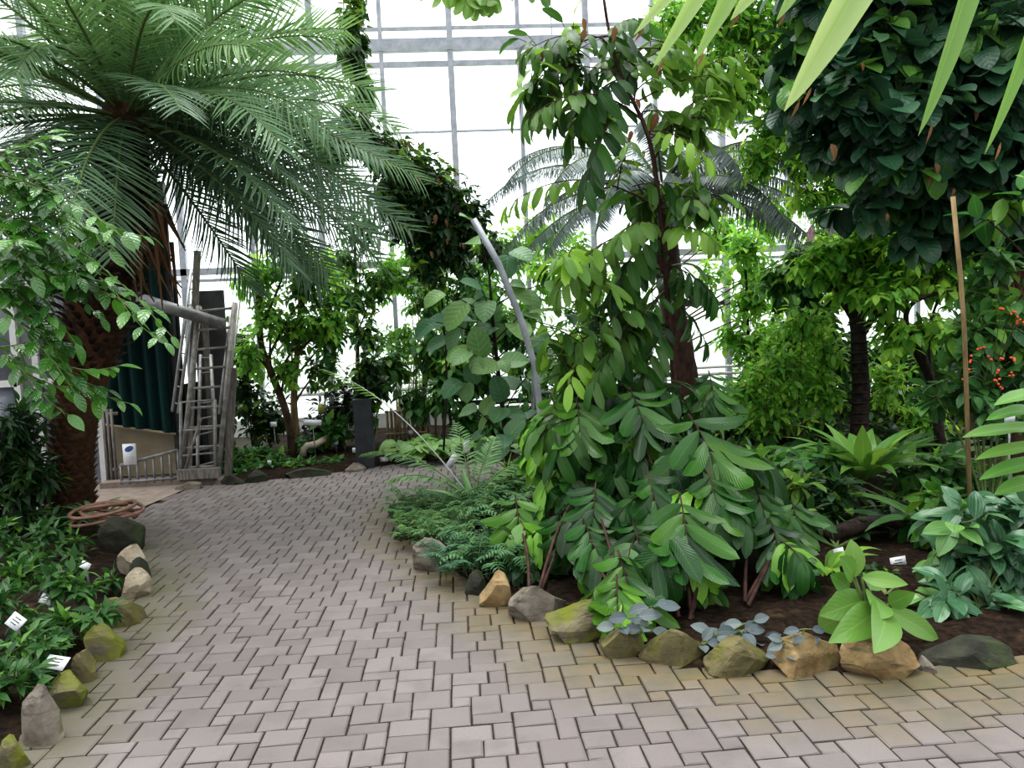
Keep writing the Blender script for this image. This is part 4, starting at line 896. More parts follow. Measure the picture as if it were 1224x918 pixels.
# ------------------------------------------------------------------ general shrubs and trees given as leaf masses
def lsp(L, Wd, shape='ell', **k): return dict(L=L, W=Wd, shape=shape, **k)
GROUPS = {'background_shrub': 'shrubs at the back', 'undergrowth_shrub': 'undergrowth of the island bed', 'window_tree': 'trees against the glass wall', 'slim_tree': 'slim trees of the far bed', 'dark_shrub': 'dark shrubs by the big palm', 'creeping_patch': 'creeping ground plants', 'background_tree': 'trees at the back'}
def bush(name, label, cat, base, Y, blobs, leaf, mat, stem=GREENSTEM, trunk=None, tr=(.03, .02), per=8, dY=.35, up=.3, branchm=None, group=None, **kw):
    """blobs: (px, py, rx px, ry px, leaves[, dy]); trunk: list of (px, py)"""
    b = np.asarray(base, float); P = Plant(name, label, cat, b, group or GROUPS.get(name))
    an = b
    if trunk:
        st = P.trunk([b] + [W(x, y, Y) for x, y in trunk], np.linspace(tr[0], tr[1], len(trunk) + 1), branchm or stem, sides=9, rough=.1)
    for bl in blobs:
        px, py, rx, ry, n = bl[:5]; dy = bl[5] if len(bl) > 5 else 0
        c = W(px, py, Y + dy)
        if trunk: an = st[np.argmin(np.linalg.norm(st - (c - [0, 0, .35 * np.linalg.norm(c - b)]), axis=1))]
        P.blob(c, (M(rx, Y), max(dY, .5 * M(rx, Y)), M(ry, Y)), n, leaf, per, anchor=an, up=up, br=max(.006, tr[1] * .6), **kw)
    P.done(mat, stem, branchm=branchm); return P
def gz(px, Y): b = W(px, 500, Y); b[2] = .05; return b

# far bed, left part
bush('slim_tree', 'slim tree with twin leaning trunks and light leaves beside the ladders', 'tree', gz(346, 11.5), 11.5, [(310, 330, 34, 34, 300), (345, 310, 40, 30, 300), (325, 380, 30, 40, 260), (385, 330, 34, 36, 300), (300, 420, 24, 50, 220), (370, 390, 34, 34, 260), (395, 380, 26, 30, 200), (340, 440, 30, 30, 160)], lsp(.13, .075, 'ovate', bend=.8), LG, BARK, [(346, 500), (322, 440), (310, 410), (308, 340)], (.06, .035), hang=.5, tonep=.3)
bush('slim_tree', 'slender curving tree with a single pale trunk behind the wide white sign', 'tree', gz(352, 11.8), 11.8, [(365, 345, 30, 40, 280), (395, 400, 24, 34, 220), (350, 400, 26, 34, 200), (405, 350, 26, 26, 180), (385, 440, 26, 30, 180)], lsp(.14, .085, 'ovate', bend=.8), MG, TANSTEM, [(350, 470), (356, 420), (360, 340)], (.06, .03), hang=.5, tonep=.3)
bush('leafy_shrub', 'dark leafy shrub clothing the wall behind the twin trunked tree', 'shrub', gz(300, 12.2), 12.2, [(290, 470, 26, 50, 380), (310, 505, 30, 40, 360), (285, 420, 18, 40, 260), (330, 500, 24, 36, 240)], lsp(.13, .08, 'ovate'), DG, BARK, hang=.5)
bush('dark_creeper', 'very dark purplish creeper mounded behind the dark post', 'climbing plant', gz(405, 12.2), 12.2, [(400, 500, 34, 44, 520), (425, 480, 30, 44, 460), (380, 520, 26, 26, 260)], lsp(.13, .07, 'ovate'), leafmat('purple_dark_leaf', (.006, .012, .010), (.018, .03, .022), (.05, .09, .03)), DARKBARK, hang=.6)
bush('window_tree', 'leafy slender tree filling the gap above the dark creeper mound', 'tree', gz(425, 12.6), 12.6, [(420, 360, 30, 36, 260), (440, 400, 26, 34, 200), (410, 310, 30, 34, 220), (450, 340, 26, 30, 160), (430, 270, 34, 30, 200)], lsp(.15, .08, 'ovate', bend=.8), MG, BARK, [(428, 430), (425, 340), (424, 280)], (.04, .02), hang=.7, tonep=.3)
bush('post_creeper', 'dark creeper growing over the top of the square post', 'climbing plant', gz(441, 11.0), 10.7, [(440, 440, 22, 30, 320), (438, 485, 18, 28, 240), (452, 460, 16, 30, 160)], lsp(.13, .075, 'ovate'), DG, DARKBARK, hang=.7, dY=.2)
bush('ground_cover', 'glossy broad leaved ground cover spilling over the far bed edge', 'ground cover', gz(340, 10.8), 10.75, [(285, 560, 26, 12, 170), (325, 558, 34, 12, 220), (365, 560, 34, 10, 220), (275, 545, 20, 14, 120, .3), (400, 556, 24, 9, 110), (310, 545, 40, 10, 180, .5)], lsp(.14, .085, 'heart', bend=.9), MG, GREENSTEM, dY=.3, per=5, hang=.1, tonep=.05)
bush('broad_leaf_plant', 'low bright plant with broad leaves before the dark creeper mound', 'plant', gz(398, 11.9), 11.7, [(400, 512, 32, 14, 150), (365, 530, 18, 12, 70)], lsp(.16, .10, 'heart', bend=.9), MG, hang=.2, per=5)
bush('window_tree', 'light leaved tree hanging before the glass wall above the bamboo', 'tree', gz(505, 13.0), 13.0, [(470, 330, 40, 40, 420), (510, 350, 40, 40, 420), (545, 380, 34, 40, 360), (500, 300, 30, 22, 200), (480, 400, 36, 30, 200)], lsp(.16, .075, 'lance', bend=.8), LG, BARK, [(508, 440), (515, 380), (510, 310)], (.04, .02), hang=.8, tonep=.2)
bush('hanging_vine', 'straggly vine hanging from the creeper mass before the window', 'climbing plant', W(530, 545, 10.4), 10.2, [(520, 330, 30, 30, 200), (560, 330, 26, 36, 220), (545, 360, 26, 40, 160), (505, 360, 20, 40, 120)], lsp(.10, .06, 'ovate', bend=.8), MG, DARKBARK, [(535, 450), (530, 380), (525, 320)], (.015, .01), hang=.9, tonep=.15)
def bamboo():
    P = Plant('bamboo', 'clump of thin upright bamboo canes with wispy leaves behind the fence', 'bamboo', gz(495, 13.2))
    lf = lsp(.16, .022, 'lance', bend=.5)
    for i in range(13):
        x = 472 + 5 * i + U(-3, 3); b = gz(x, 13.2 + U(-.4, .3)); e = W(x + U(-12, 12), U(360, 420), b[1])
        P.B.tube(bez(b, e, 0, 6, .02), np.linspace(.018, .006, 6), 5)
        for k in range(9):
            q = b + (e - b) * U(.3, 1); P.twig(q, q + [U(-.4, .4), U(-.3, .3), U(-.1, .25)], 7, lf, hang=.5, tone=U(0, .4))
    P.done(LG, GREENSTEM, branch='canes', branchm=TANSTEM)
bamboo()
def lily_bed():
    i = 0
    for (x, y, w_, txt) in [(490, 538, 26, 'low pale broad leaved plant nearest the pair of tags'), (530, 530, 30, 'low pale broad leaved plant in the middle of the lily bed'), (568, 545, 28, 'low pale broad leaved plant touching the back path by the tilted tag'), (600, 528, 30, 'low pale broad leaved plant at the far end of the lily bed'), (618, 548, 22, 'small pale broad leaved plant at the back path corner'), (508, 550, 18, 'small broad leaved plant on the bed edge by the palm frond tip')]:
        Y = 11.3 - (y - 528) * .035; b = W(x, y + 10, Y); b[2] = .08
        P = Plant('broad_leaf_plant', txt, 'plant', b, 'low broad leaved plants by the back path'); n = 34
        a = U(0, 6.28, n); r = U(.1, 1, n) ** .6 * M(w_, Y); P0 = b + np.stack([r * np.cos(a), r * np.sin(a) * .8, U(.05, .2, n)], 1)
        for q in P0: P.S.tube(bez(b, q, .1, 4), .006, 4, cap=False)
        P.L.leaves(P0, np.stack([np.cos(a), np.sin(a) - .4, U(-.5, .1, n)], 1), RNG.normal(0, .2, (n, 3)) + [0, -.25, 1], U(.17, .28, n), U(.14, .24, n), 'heart', .5, .15, 5, 2, np.clip(RNG.normal(.2, .2, n), 0, 1), .02)
        P.done(LILY, GREENSTEM)
lily_bed()
def roundleaf():
    Y = 8.6; P = Plant('round_leaved_shrub', 'tall shrub with big rounded grey green leaves in front of the slanted pole', 'shrub', gz(606, Y))
    lf = lsp(.30, .23, 'round', bend=.9, nc=2, ns=6, var=.25)
    st = P.trunk([P.base, W(600, 480, Y), W(590, 400, Y), W(585, 330, Y)], [.03, .025, .02, .012], DARKBARK)
    for px, py, n in [(545, 370, 7), (520, 385, 5), (590, 385, 7), (625, 375, 6), (560, 420, 7), (600, 430, 6), (640, 400, 5), (575, 345, 5), (610, 340, 5), (550, 455, 5), (630, 450, 5), (535, 405, 4), (600, 480, 5), (650, 490, 4), (570, 490, 5), (640, 520, 5), (612, 300, 5), (570, 270, 3), (650, 340, 4), (530, 350, 3), (632, 560, 3), (605, 520, 5), (580, 520, 4)]:
        c = W(px, py, Y + U(-.5, .3)); a = st[np.argmin(np.linalg.norm(st - c + [0, 0, .3], axis=1))]
        P.twig(a, c, max(2, int(n * .62)), lf, sag=.05, tr=.009, start=.6, hang=.65, out=.9, upn=(0, -.9, .4), tone=.0 if U(0, 1) < .75 else .4)
    P.done(ROUNDL, DARKBARK)
roundleaf()
bush('slim_shrub', 'slim upright shrub with dark narrow leaves behind the lily bed', 'shrub', gz(540, 11.6), 11.6, [(530, 470, 18, 40, 160), (545, 430, 22, 40, 160), (560, 500, 26, 26, 150), (590, 505, 24, 20, 140), (620, 500, 24, 24, 140)], lsp(.2, .09, 'ell', bend=.8), MG, DARKBARK, [(535, 470), (532, 420)], (.025, .015), hang=.6)

# tip of the island
def young_palm():
    b = G(566, 612, .08); P = Plant('young_palm', 'young palm with spiky feathery fronds and one long silvery arching stalk', 'palm', b)
    for tx, ty, Y, dr, n, mt, ll in [(440, 572, 7.5, 1.2, 26, PALMG, .22), (398, 476, 7.4, .9, 15, LG, .2), (470, 600, 6.9, 1.3, 22, PALMG, .2), (590, 545, 7.4, .8, 18, PALMG, .2), (548, 530, 7.6, .7, 16, PALMG, .2), (620, 575, 7.2, 1.1, 18, PALMG, .2)]:
        e = W(tx, ty, Y); v = e - b; L = np.linalg.norm(v) * 1.12; d = unit(v + [0, 0, .45 * L * dr])
        frond(P.t, b + [0, 0, .1], d, L, dr * 1.05, n, ll, .028, mt, GREENSTEM if ty != 476 else ALU, .2 if ty != 572 else .1, .15, .009, 70, 35, .25, start=.35 if ty != 476 else .68, shape='lance')
    P.L.leaves(np.tile(b + [0, 0, .05], (14, 1)), rdir(14, .8), (0, -.4, 1), U(.3, .55, 14), .05, 'lance', .8, .3, 5, 1, U(0, .3, 14)); P.done(PALMG, GREENSTEM, fol='basal_leaves')
young_palm()
def groundfern(label, px0, px1, py0, py1, n, L, mat, z=.16, name='ground_fern', nl=11, tone=.1):
    Y0 = G((px0 + px1) / 2, py1)[1]; b = G((px0 + px1) / 2, (py0 + py1) / 2 + 8, .05); P = Plant(name, label, 'fern', b)
    for i in range(n):
        q = G(U(px0, px1), U(py0, py1), .05); a = U(0, 6.28); d = np.array([math.cos(a), math.sin(a) - .35, U(.35, 1.1)])
        pinn = 9; K = 6; p = bez(q, q + unit(d) * L * U(.7, 1.2), -.12, K); p[:, 2] += np.sin(np.linspace(0, 1, K) * np.pi) * z * .6
        P.S.tube(p, np.linspace(.004, .0015, K), 3, cap=False); g = np.linspace(0, 1, K); s = np.repeat(np.linspace(.12, 1, nl), 2); sg = np.tile([1., -1.], nl)
        ip = lambda A: np.stack([np.interp(s, g, A[:, k]) for k in range(3)], 1)
        T = unit(np.gradient(p, axis=0)); T = unit(ip(T)); Sd = unit(np.cross(T, [0, 0, 1.]))
        lf_ = L * .34 * np.interp(s, [.1, .4, 1], [.7, 1, .25]) * U(.85, 1.15, 2 * nl)
        P.L.leaves(ip(p), T * .45 + Sd * sg[:, None] * .9 + [0, 0, -.12], (0, 0, 1), lf_, lf_ * .30, 'lance', .4, .15, 3, 1, np.clip(tone + RNG.normal(0, .15, 2 * nl), 0, 1))
    P.done(mat, GREENSTEM)
groundfern('feathery pale green fern mat at the tip of the island bed', 476, 560, 598, 628, 110, .24, FERN)
groundfern('finely cut fern mat spilling over the low brown stone', 480, 560, 628, 652, 110, .20, FERN, tone=.25)
groundfern('taller soft fern between the young palm and the lime shrub', 560, 640, 600, 640, 80, .34, FERN, z=.3)
groundfern('blue green lacy fern hanging onto the paving by the tan rock', 530, 585, 655, 692, 46, .26, leafmat('blue_fern_leaf', (.03, .12, .07), (.07, .2, .12), rough=.45, nv=0, vein=0), tone=0)
groundfern('dark green fern beneath the drooping lime leaves', 555, 625, 650, 695, 60, .26, FERN, tone=0, z=.26)
bush('leafy_plant', 'clump of narrow leaved spiky plants behind the soft ferns', 'plant', G(640, 610, .05), 7.4, [(610, 575, 26, 18, 130), (645, 570, 24, 26, 130), (665, 600, 24, 22, 120)], lsp(.22, .03, 'lance', bend=.9), MG, hang=.3, tonep=.3)
bush('undergrowth_shrub', 'dense dark green shrub filling the space behind the pinnate shrubs', 'shrub', gz(740, 7.2), 7.2, [(700, 590, 50, 50, 420), (760, 560, 50, 60, 420), (680, 540, 34, 60, 300), (820, 510, 50, 40, 300), (720, 480, 40, 40, 260)], lsp(.2, .09, 'ell', bend=.8), DG, DARKBARK, hang=.6)
bush('undergrowth_shrub', 'dark low shrub under the pinnate shrubs behind the rocks', 'shrub', gz(740, 5.0), 5.3, [(680, 680, 40, 30, 160), (760, 680, 50, 34, 180), (640, 690, 30, 26, 120), (840, 660, 50, 40, 200), (620, 660, 30, 30, 140)], lsp(.16, .075, 'ell', bend=.8), DG, DARKBARK, hang=.5)
def silver(label, gx, gy, heads):
    b = G(gx, gy, .06); P = Plant('silver_plant', label, 'plant', b, 'silver leaved plants on the rocks')
    for px, py, n, s in heads:
        Y = b[1] + U(-.04, .06); c = W(px, py, Y); P.S.tube(bez(b, c, .1, 5), .004, 4, cap=False)
        for i in range(n):
            a = i * 2.4 + U(-.3, .3); d = np.array([math.cos(a), .5 * math.sin(a) - .25, U(-.25, .55)]); q = c + d * .012
            P.S.tube([c, q + d * .02], .003, 4, cap=False); m2 = MB()
            m2.leaves(q + d * .02, d, (0, -.75, .8), M(s, Y) * U(.65, .9), M(s, Y) * .5, 'ell', .5, .18, 7, 2, U(0, .5), .03); m2.build('leaf', SILV, P.t)
    P.done(SILV, GREENSTEM)
silver('larger low plant with silvery blue oval leaves above the dark olive rock', 862, 768, [(838, 770, 4, 26), (855, 758, 4, 30), (885, 755, 5, 30), (870, 770, 5, 30), (893, 745, 2, 28), (905, 770, 3, 28)])
silver('smaller plant with silvery blue oval leaves next to the orange tan rock', 950, 785, [(942, 768, 5, 26), (955, 775, 4, 26), (962, 752, 2, 24), (938, 782, 4, 26)])
silver('dark silvery leaved plant half hidden under the hanging bright leaves', 758, 768, [(755, 738, 4, 34), (780, 725, 3, 32), (740, 750, 3, 30), (772, 752, 3, 30)])
def pale_plant():
    b = G(1040, 765, .06); P = Plant('pale_leaved_plant', 'bright plant with large smooth oval leaves behind the peaked tan rock', 'plant', b); Y = b[1]
    for px, py, tx, ty, dy, w_ in [(1040, 715, 995, 742, -.1, 40), (1050, 728, 1030, 778, -.5, 40), (1055, 724, 1075, 780, -.52, 46), (1060, 728, 1122, 770, -.05, 30), (1030, 690, 1080, 702, -.1, 22), (1022, 690, 1022, 648, .05, 28), (1020, 692, 1016, 676, -.1, 30), (1015, 705, 998, 692, .0, 28), (1045, 712, 1060, 738, -.25, 40), (1025, 725, 982, 760, .15, 44), (1062, 722, 1088, 718, -.1, 24), (1040, 705, 1046, 690, .2, 30), (1010, 718, 985, 724, .2, 34), (1070, 735, 1046, 772, -.1, 36)]:
        p0 = W(px, py, Y + .05); e = W(tx, ty, Y + dy); P.S.tube(bez(b, p0, .1, 6), np.linspace(.012, .006, 6), 5, cap=False)
        m2 = MB(); L = np.linalg.norm(e - p0) * 1.06; m2.leaves(p0, unit(e - p0) + [0, 0, .16], (0, -.9, .5), L, M(w_, Y), 'ell', .45, .16, 9, 2, U(.1, .5)); m2.build('leaf', PALE, P.t)
    P.done(PALE, GREENSTEM)
pale_plant()
def medinilla():
    Y = 4.5; b = G(1172, 725, .05); P = Plant('striped_leaf_shrub', 'shrub with large glossy leaves striped silvery green at the end of the rocks', 'shrub', b)
    lf = lsp(.19, .10, 'ell', bend=.8, nc=2, ns=7)
    for px, py, n, dy in [(1130, 690, 6, -.1), (1170, 640, 6, 0), (1205, 650, 6, .1), (1160, 690, 6, -.1), (1190, 700, 6, -.1), (1215, 690, 5, 0), (1150, 730, 5, 0), (1195, 735, 5, -.1), (1230, 640, 6, 0), (1140, 615, 5, .3), (1180, 610, 5, .2), (1240, 720, 6, 0), (1210, 610, 5, .3), (1260, 680, 6, .1), (1180, 670, 6, -.15)]:
        c = W(px, py, Y + dy); P.B.tube(bez(b, c, .1, 6, .05), np.linspace(.007, .005, 6), 5, cap=False); v = unit(c - b)
        P.twig(c - v * .16, c + v * .03, n, lf, sag=0, tr=.006, start=.3, hang=.35, out=.95, upn=(0, -.5, .6), tone=U(0, .2))
    for px, py, rx, ry, n in [(1170, 690, 46, 40, 60), (1210, 660, 40, 40, 90), (1195, 700, 36, 40, 70), (1180, 650, 36, 30, 50), (1150, 620, 44, 26, 40), (1240, 710, 40, 40, 40), (1230, 620, 40, 34, 36), (1130, 670, 26, 30, 30)]:
        P.blob(W(px, py, Y - .12), (M(rx, Y), .2, M(ry, Y)), n, lf, 6, up=.2, hang=.45, upn=(0, -.5, .6), tr=.005, tonep=.12)
    for px, py, rx, ry, n in [(1135, 715, 34, 28, 34), (1185, 725, 46, 30, 46), (1170, 755, 36, 16, 22), (1225, 740, 40, 26, 30), (1205, 765, 26, 14, 16)]:
        P.blob(W(px, py, 4.1), (M(rx, 4.1), .12, M(ry, 4.1)), n, lf, 6, up=.2, hang=.5, upn=(0, -.5, .6), tr=.005, tonep=.12, anchor=b)
    P.done(STRIPED, GREENSTEM, branch='stems')
medinilla()
bush('creeping_patch', 'patch of small dark creeping ivy leaves on the soil by the square tag', 'ground cover', G(1060, 712, .04), 4.8, [(1055, 690, 30, 12, 240), (1085, 700, 26, 14, 200), (1030, 685, 16, 8, 80)], lsp(.055, .045, 'heart'), DG, dY=.25, per=6, hang=.1)
bush('creeping_patch', 'patch of tiny bright round leaves creeping at the foot of the striped shrub', 'ground cover', G(1150, 785, .04), 4.15, [(1135, 765, 26, 12, 150), (1165, 760, 24, 16, 150), (1200, 765, 26, 16, 150), (1140, 780, 22, 6, 60)], lsp(.04, .036, 'round'), MG, dY=.15, per=5, hang=.1, tonep=.3)
bush('seedling', 'small green seedlings on the bare soil behind the square tag', 'plant', G(1065, 640, .05), 5.9, [(1062, 622, 12, 8, 46), (1098, 630, 12, 8, 36)], lsp(.07, .03, 'ell'), LG, dY=.1, per=5, hang=.1)
def strappy(label, gx, gy, n, L, wd, px=None, mat=MG, name='arching_plant', spread=.9, tone=.1, shape='lance', up=.9, base=None, bend=1.2, group='arching strap leaved clumps'):
    b = G(gx, gy, .05) if base is None else base; P = Plant(name, label, 'plant', b, group)
    for i in range(n):
        a = i * 2.4 + U(-.4, .4); d = np.array([math.cos(a) * spread, math.sin(a) * spread, up * U(.7, 1.5)]); q = b + d * [.05, .05, .02]
        m2 = MB(); m2.leaves(q, d, (-math.cos(a) * .5, -math.sin(a) * .5 - .2, 1), L * U(.7, 1.15), wd * U(.85, 1.15), shape, bend * U(.7, 1.3), .3, 10, 2, np.clip(RNG.normal(tone, .15), 0, 1), .02); m2.build('leaf', mat, P.t)
    return P
NEST = leafmat('nest_fern_leaf', (.05, .17, .03), (.11, .29, .05), (.34, .55, .08), rough=.36, nv=0, vein=0, trans=.3, rib=.5)
def nest_fern():
    b = G(1034, 602, .05); P = Plant('nest_fern', 'nest fern with a funnel of broad bright strap leaves on a dark stump', 'fern', b); Y = b[1]
    P.trunk([b, W(1034, 590, Y), W(1032, 572, Y)], [.13, .14, .13], DARKBARK, 'stump', 12, .15); c = W(1032, 575, Y)
    for i in range(22):
        a = i * 2.4; s = .35 + .65 * (i / 22); d = np.array([math.cos(a) * s, math.sin(a) * s, 1.15 - .45 * i / 22])
        m2 = MB(); m2.leaves(c + d * [.06, .06, .02], d, (-math.cos(a), -math.sin(a), .6), U(.55, .8), U(.14, .19), 'lance', U(.5, 1.3), .22, 10, 2, .75 if i in (2, 5) else U(0, .3), .015); m2.build('leaf', NEST, P.t)
nest_fern()
# strap leaved and broad plants over the island
strappy('arching broad leaved plant in front of the nest fern with pale thin leaves', 985, 690, 9, .42, .075, tone=.5, mat=LG)
strappy('broad strap leaved clump behind the bare soil next to the nest fern', 935, 598, 14, .75, .14, mat=MG, shape='oblong')
strappy('broad strap leaved clump under the dark ringed trunk', 990, 570, 14, .85, .13, mat=MG, shape='oblong')
strappy('low strap leaved clump behind the upper whorl shrub', 890, 580, 14, .8, .13, mat=MG, shape='oblong')
strappy('dark strap leaved clump behind the nest fern towards the bamboo pole', 1085, 585, 14, .8, .13, mat=DG, shape='oblong')
strappy('leafy clump at the foot of the tan bamboo pole', 1120, 640, 13, .6, .12, mat=MG, shape='ell')
strappy('leafy clump between log and striped shrub', 1080, 640, 10, .42, .12, mat=DG, shape='ell')
strappy('wide leaved clump beyond the bare soil near the thin stake', 850, 590, 12, .7, .14, mat=DG, shape='ell')
strappy('narrow leaved clump far behind beside the glass wall pipes', 930, 560, 14, .9, .12, mat=DG)
strappy('narrow leaved clump far behind between the two dark trunks', 1060, 556, 14, .9, .12, mat=MG)

# right side trees and shrubs, back to front
bush('background_shrub', 'bright leafy shrub against the glass wall near the cycad trunk', 'shrub', gz(890, 11.5), 11.5, [(890, 300, 30, 40, 260), (900, 360, 40, 40, 300), (880, 400, 26, 40, 160), (920, 420, 50, 40, 420), (900, 470, 60, 34, 420), (960, 440, 50, 50, 420)], lsp(.17, .08, 'ell', bend=.8), LG, BARK, [(895, 440), (893, 360), (890, 300)], (.03, .015), hang=.6, tonep=.2)
bush('background_shrub', 'feathery light green shrub low in front of the glass wall', 'shrub', gz(925, 10.2), 10.2, [(910, 450, 40, 40, 460), (940, 480, 50, 36, 480), (900, 500, 40, 30, 320), (960, 410, 40, 40, 380), (930, 400, 34, 30, 280)], lsp(.12, .05, 'ell', bend=.6), LG, GREENSTEM, hang=.3, tonep=.3)
bush('background_tree', 'leafy tree with a slim dotted dark stem behind the feathery shrub', 'tree', gz(1000, 10.6), 10.6, [(960, 310, 40, 40, 300), (1000, 330, 40, 40, 300), (985, 390, 40, 50, 360), (960, 360, 30, 36, 220), (1010, 430, 36, 50, 300), (930, 340, 26, 40, 180)], lsp(.2, .09, 'ell', bend=.8), MG, DARKBARK, [(995, 460), (982, 380), (975, 300)], (.05, .035), hang=.7, tonep=.15)
P = bush('ringed_tree', 'tree with a straight dark ringed trunk and bright drooping leaves at its top', 'tree', gz(1024, 8.8), 8.8, [(1000, 300, 40, 24, 260), (1045, 320, 44, 30, 300), (1015, 340, 30, 22, 160), (975, 315, 34, 22, 200), (1085, 330, 40, 26, 240), (1080, 290, 46, 26, 260), (1040, 280, 40, 24, 220)], lsp(.21, .085, 'ell', bend=.8), LG, DARKBARK, [(1030, 470), (1026, 400), (1022, 335)], (.10, .085), hang=.6, tonep=.6)
rg = MB()
for i in range(14):
    q = W(1026 + .02 * i, 505 - 12 * i, 8.8); a = np.linspace(0, 2 * np.pi, 15); rg.tube(np.stack([q[0] + .102 * np.cos(a), q[1] + .102 * np.sin(a), np.full(15, q[2])], 1), .012, 5)
rg.build('trunk_rings', DARKBARK, P.t)
P = bush('branching_tree', 'small tree with a dark forked and curving trunk before the glass wall', 'tree', gz(1126, 8.2), 8.2, [(1095, 300, 50, 30, 320), (1130, 330, 40, 34, 280), (1070, 400, 30, 40, 160), (1110, 390, 30, 40, 120), (1150, 300, 36, 36, 240), (1060, 350, 34, 24, 180)], lsp(.18, .075, 'ell', bend=.8), LG, DARKBARK, [(1122, 510), (1115, 455), (1085, 405), (1045, 372)], (.06, .028), hang=.6, tonep=.3)
P.trunk([W(1116, 462, 8.15), W(1104, 420, 8.1), W(1080, 385, 8.05), W(1088, 362, 8.0), W(1110, 352, 8.0), W(1140, 348, 8.0)], [.03, .028, .025, .022, .02, .015], DARKBARK, 'bent_branch')
def dark_frond():
    P = Plant('banana_like_plant', 'plant with one big comb edged leaf standing behind the bamboo pole', 'plant', gz(1122, 9.2))
    for tx, ty in ((1140, 395), (1112, 420), (1150, 430)):
        e = W(tx, ty, 9.2); v = e - P.base; frond(P.t, P.base, v + [U(-.3, .1), 0, .6], np.linalg.norm(v) * 1.1, .7, 22, .4, .06, DG, GREENSTEM, 0, .1, .015, 70, 60, .2, start=.5, shape='lance')
dark_frond()
bush('background_shrub', 'mass of bright leaves filling the gap behind the bamboo pole', 'shrub', gz(1090, 11.0), 11.0, [(1060, 430, 50, 40, 380), (1100, 440, 50, 60, 480), (1160, 420, 50, 60, 480), (1060, 490, 50, 40, 360), (1140, 490, 60, 40, 420), (1200, 380, 50, 60, 380), (1010, 480, 40, 40, 300)], lsp(.18, .08, 'ell', bend=.8), MG, BARK, hang=.5, tonep=.25)
bush('background_shrub', 'tall leafy shrub standing beyond the berry shrub', 'shrub', gz(1210, 9.5), 9.5, [(1180, 280, 50, 50, 340), (1220, 330, 50, 60, 380), (1190, 420, 40, 50, 260), (1240, 460, 50, 70, 420), (1160, 350, 40, 50, 240)], lsp(.17, .08, 'ovate', bend=.8), MG, BARK, hang=.6, tonep=.3)
bush('background_shrub', 'deep green shrub along the far bed behind the strap leaved clumps', 'shrub', gz(960, 9.2), 9.2, [(870, 520, 50, 30, 300), (930, 530, 60, 26, 340), (990, 520, 50, 30, 300), (1060, 530, 60, 30, 340), (1130, 540, 60, 30, 340), (1200, 540, 60, 40, 380)], lsp(.2, .09, 'ell', bend=.9), DG, DARKBARK, hang=.4)
bush('background_shrub', 'leafy shrub peeping between the cycad trunk and the slender stem', 'shrub', gz(740, 10.8), 10.8, [(720, 420, 50, 40, 300), (680, 440, 40, 50, 260), (760, 460, 50, 40, 320), (680, 500, 50, 30, 300), (820, 480, 50, 24, 260), (640, 470, 30, 50, 160)], lsp(.16, .075, 'ell', bend=.8), MG, BARK, hang=.6, tonep=.15)
bush('window_tree', 'thin tree with sparse bright leaves beyond the hanging cycad fronds', 'tree', gz(720, 12.5), 12.5, [(690, 300, 50, 40, 260), (740, 340, 50, 40, 240), (650, 330, 40, 40, 200), (850, 330, 30, 40, 120), (700, 370, 50, 30, 200)], lsp(.16, .075, 'ell', bend=.8), LG, BARK, [(715, 430), (710, 330)], (.04, .02), hang=.7, tonep=.2)

bush('window_tree', 'airy tree with fine bright leaves standing against the glass behind the cycad', 'tree', gz(760, 13.4), 13.4, [(600, 300, 50, 40, 380), (650, 280, 50, 40, 300), (860, 280, 40, 40, 260), (920, 260, 50, 50, 460), (980, 290, 50, 50, 460), (900, 330, 40, 40, 260), (620, 380, 50, 40, 380), (580, 340, 40, 40, 260), (700, 420, 40, 40, 260), (960, 360, 40, 40, 300), (1040, 300, 50, 40, 400), (1110, 280, 60, 50, 500), (1190, 300, 60, 60, 500)], lsp(.19, .08, 'ell', bend=.8), LG, BARK, [(765, 430), (760, 330), (770, 260)], (.05, .03), hang=.7, tonep=.35)
bush('background_tree', 'leafy tree behind the round leaved shrub with drooping leaves', 'tree', gz(560, 12.0), 12.0, [(520, 420, 40, 40, 260), (560, 450, 40, 40, 260), (600, 400, 36, 40, 200), (640, 430, 40, 50, 280), (470, 440, 24, 40, 140), (500, 480, 30, 20, 140), (560, 360, 40, 30, 180)], lsp(.2, .10, 'ell', bend=.8), MG, BARK, [(560, 470), (556, 400), (560, 340)], (.05, .02), hang=.8, tonep=.15)
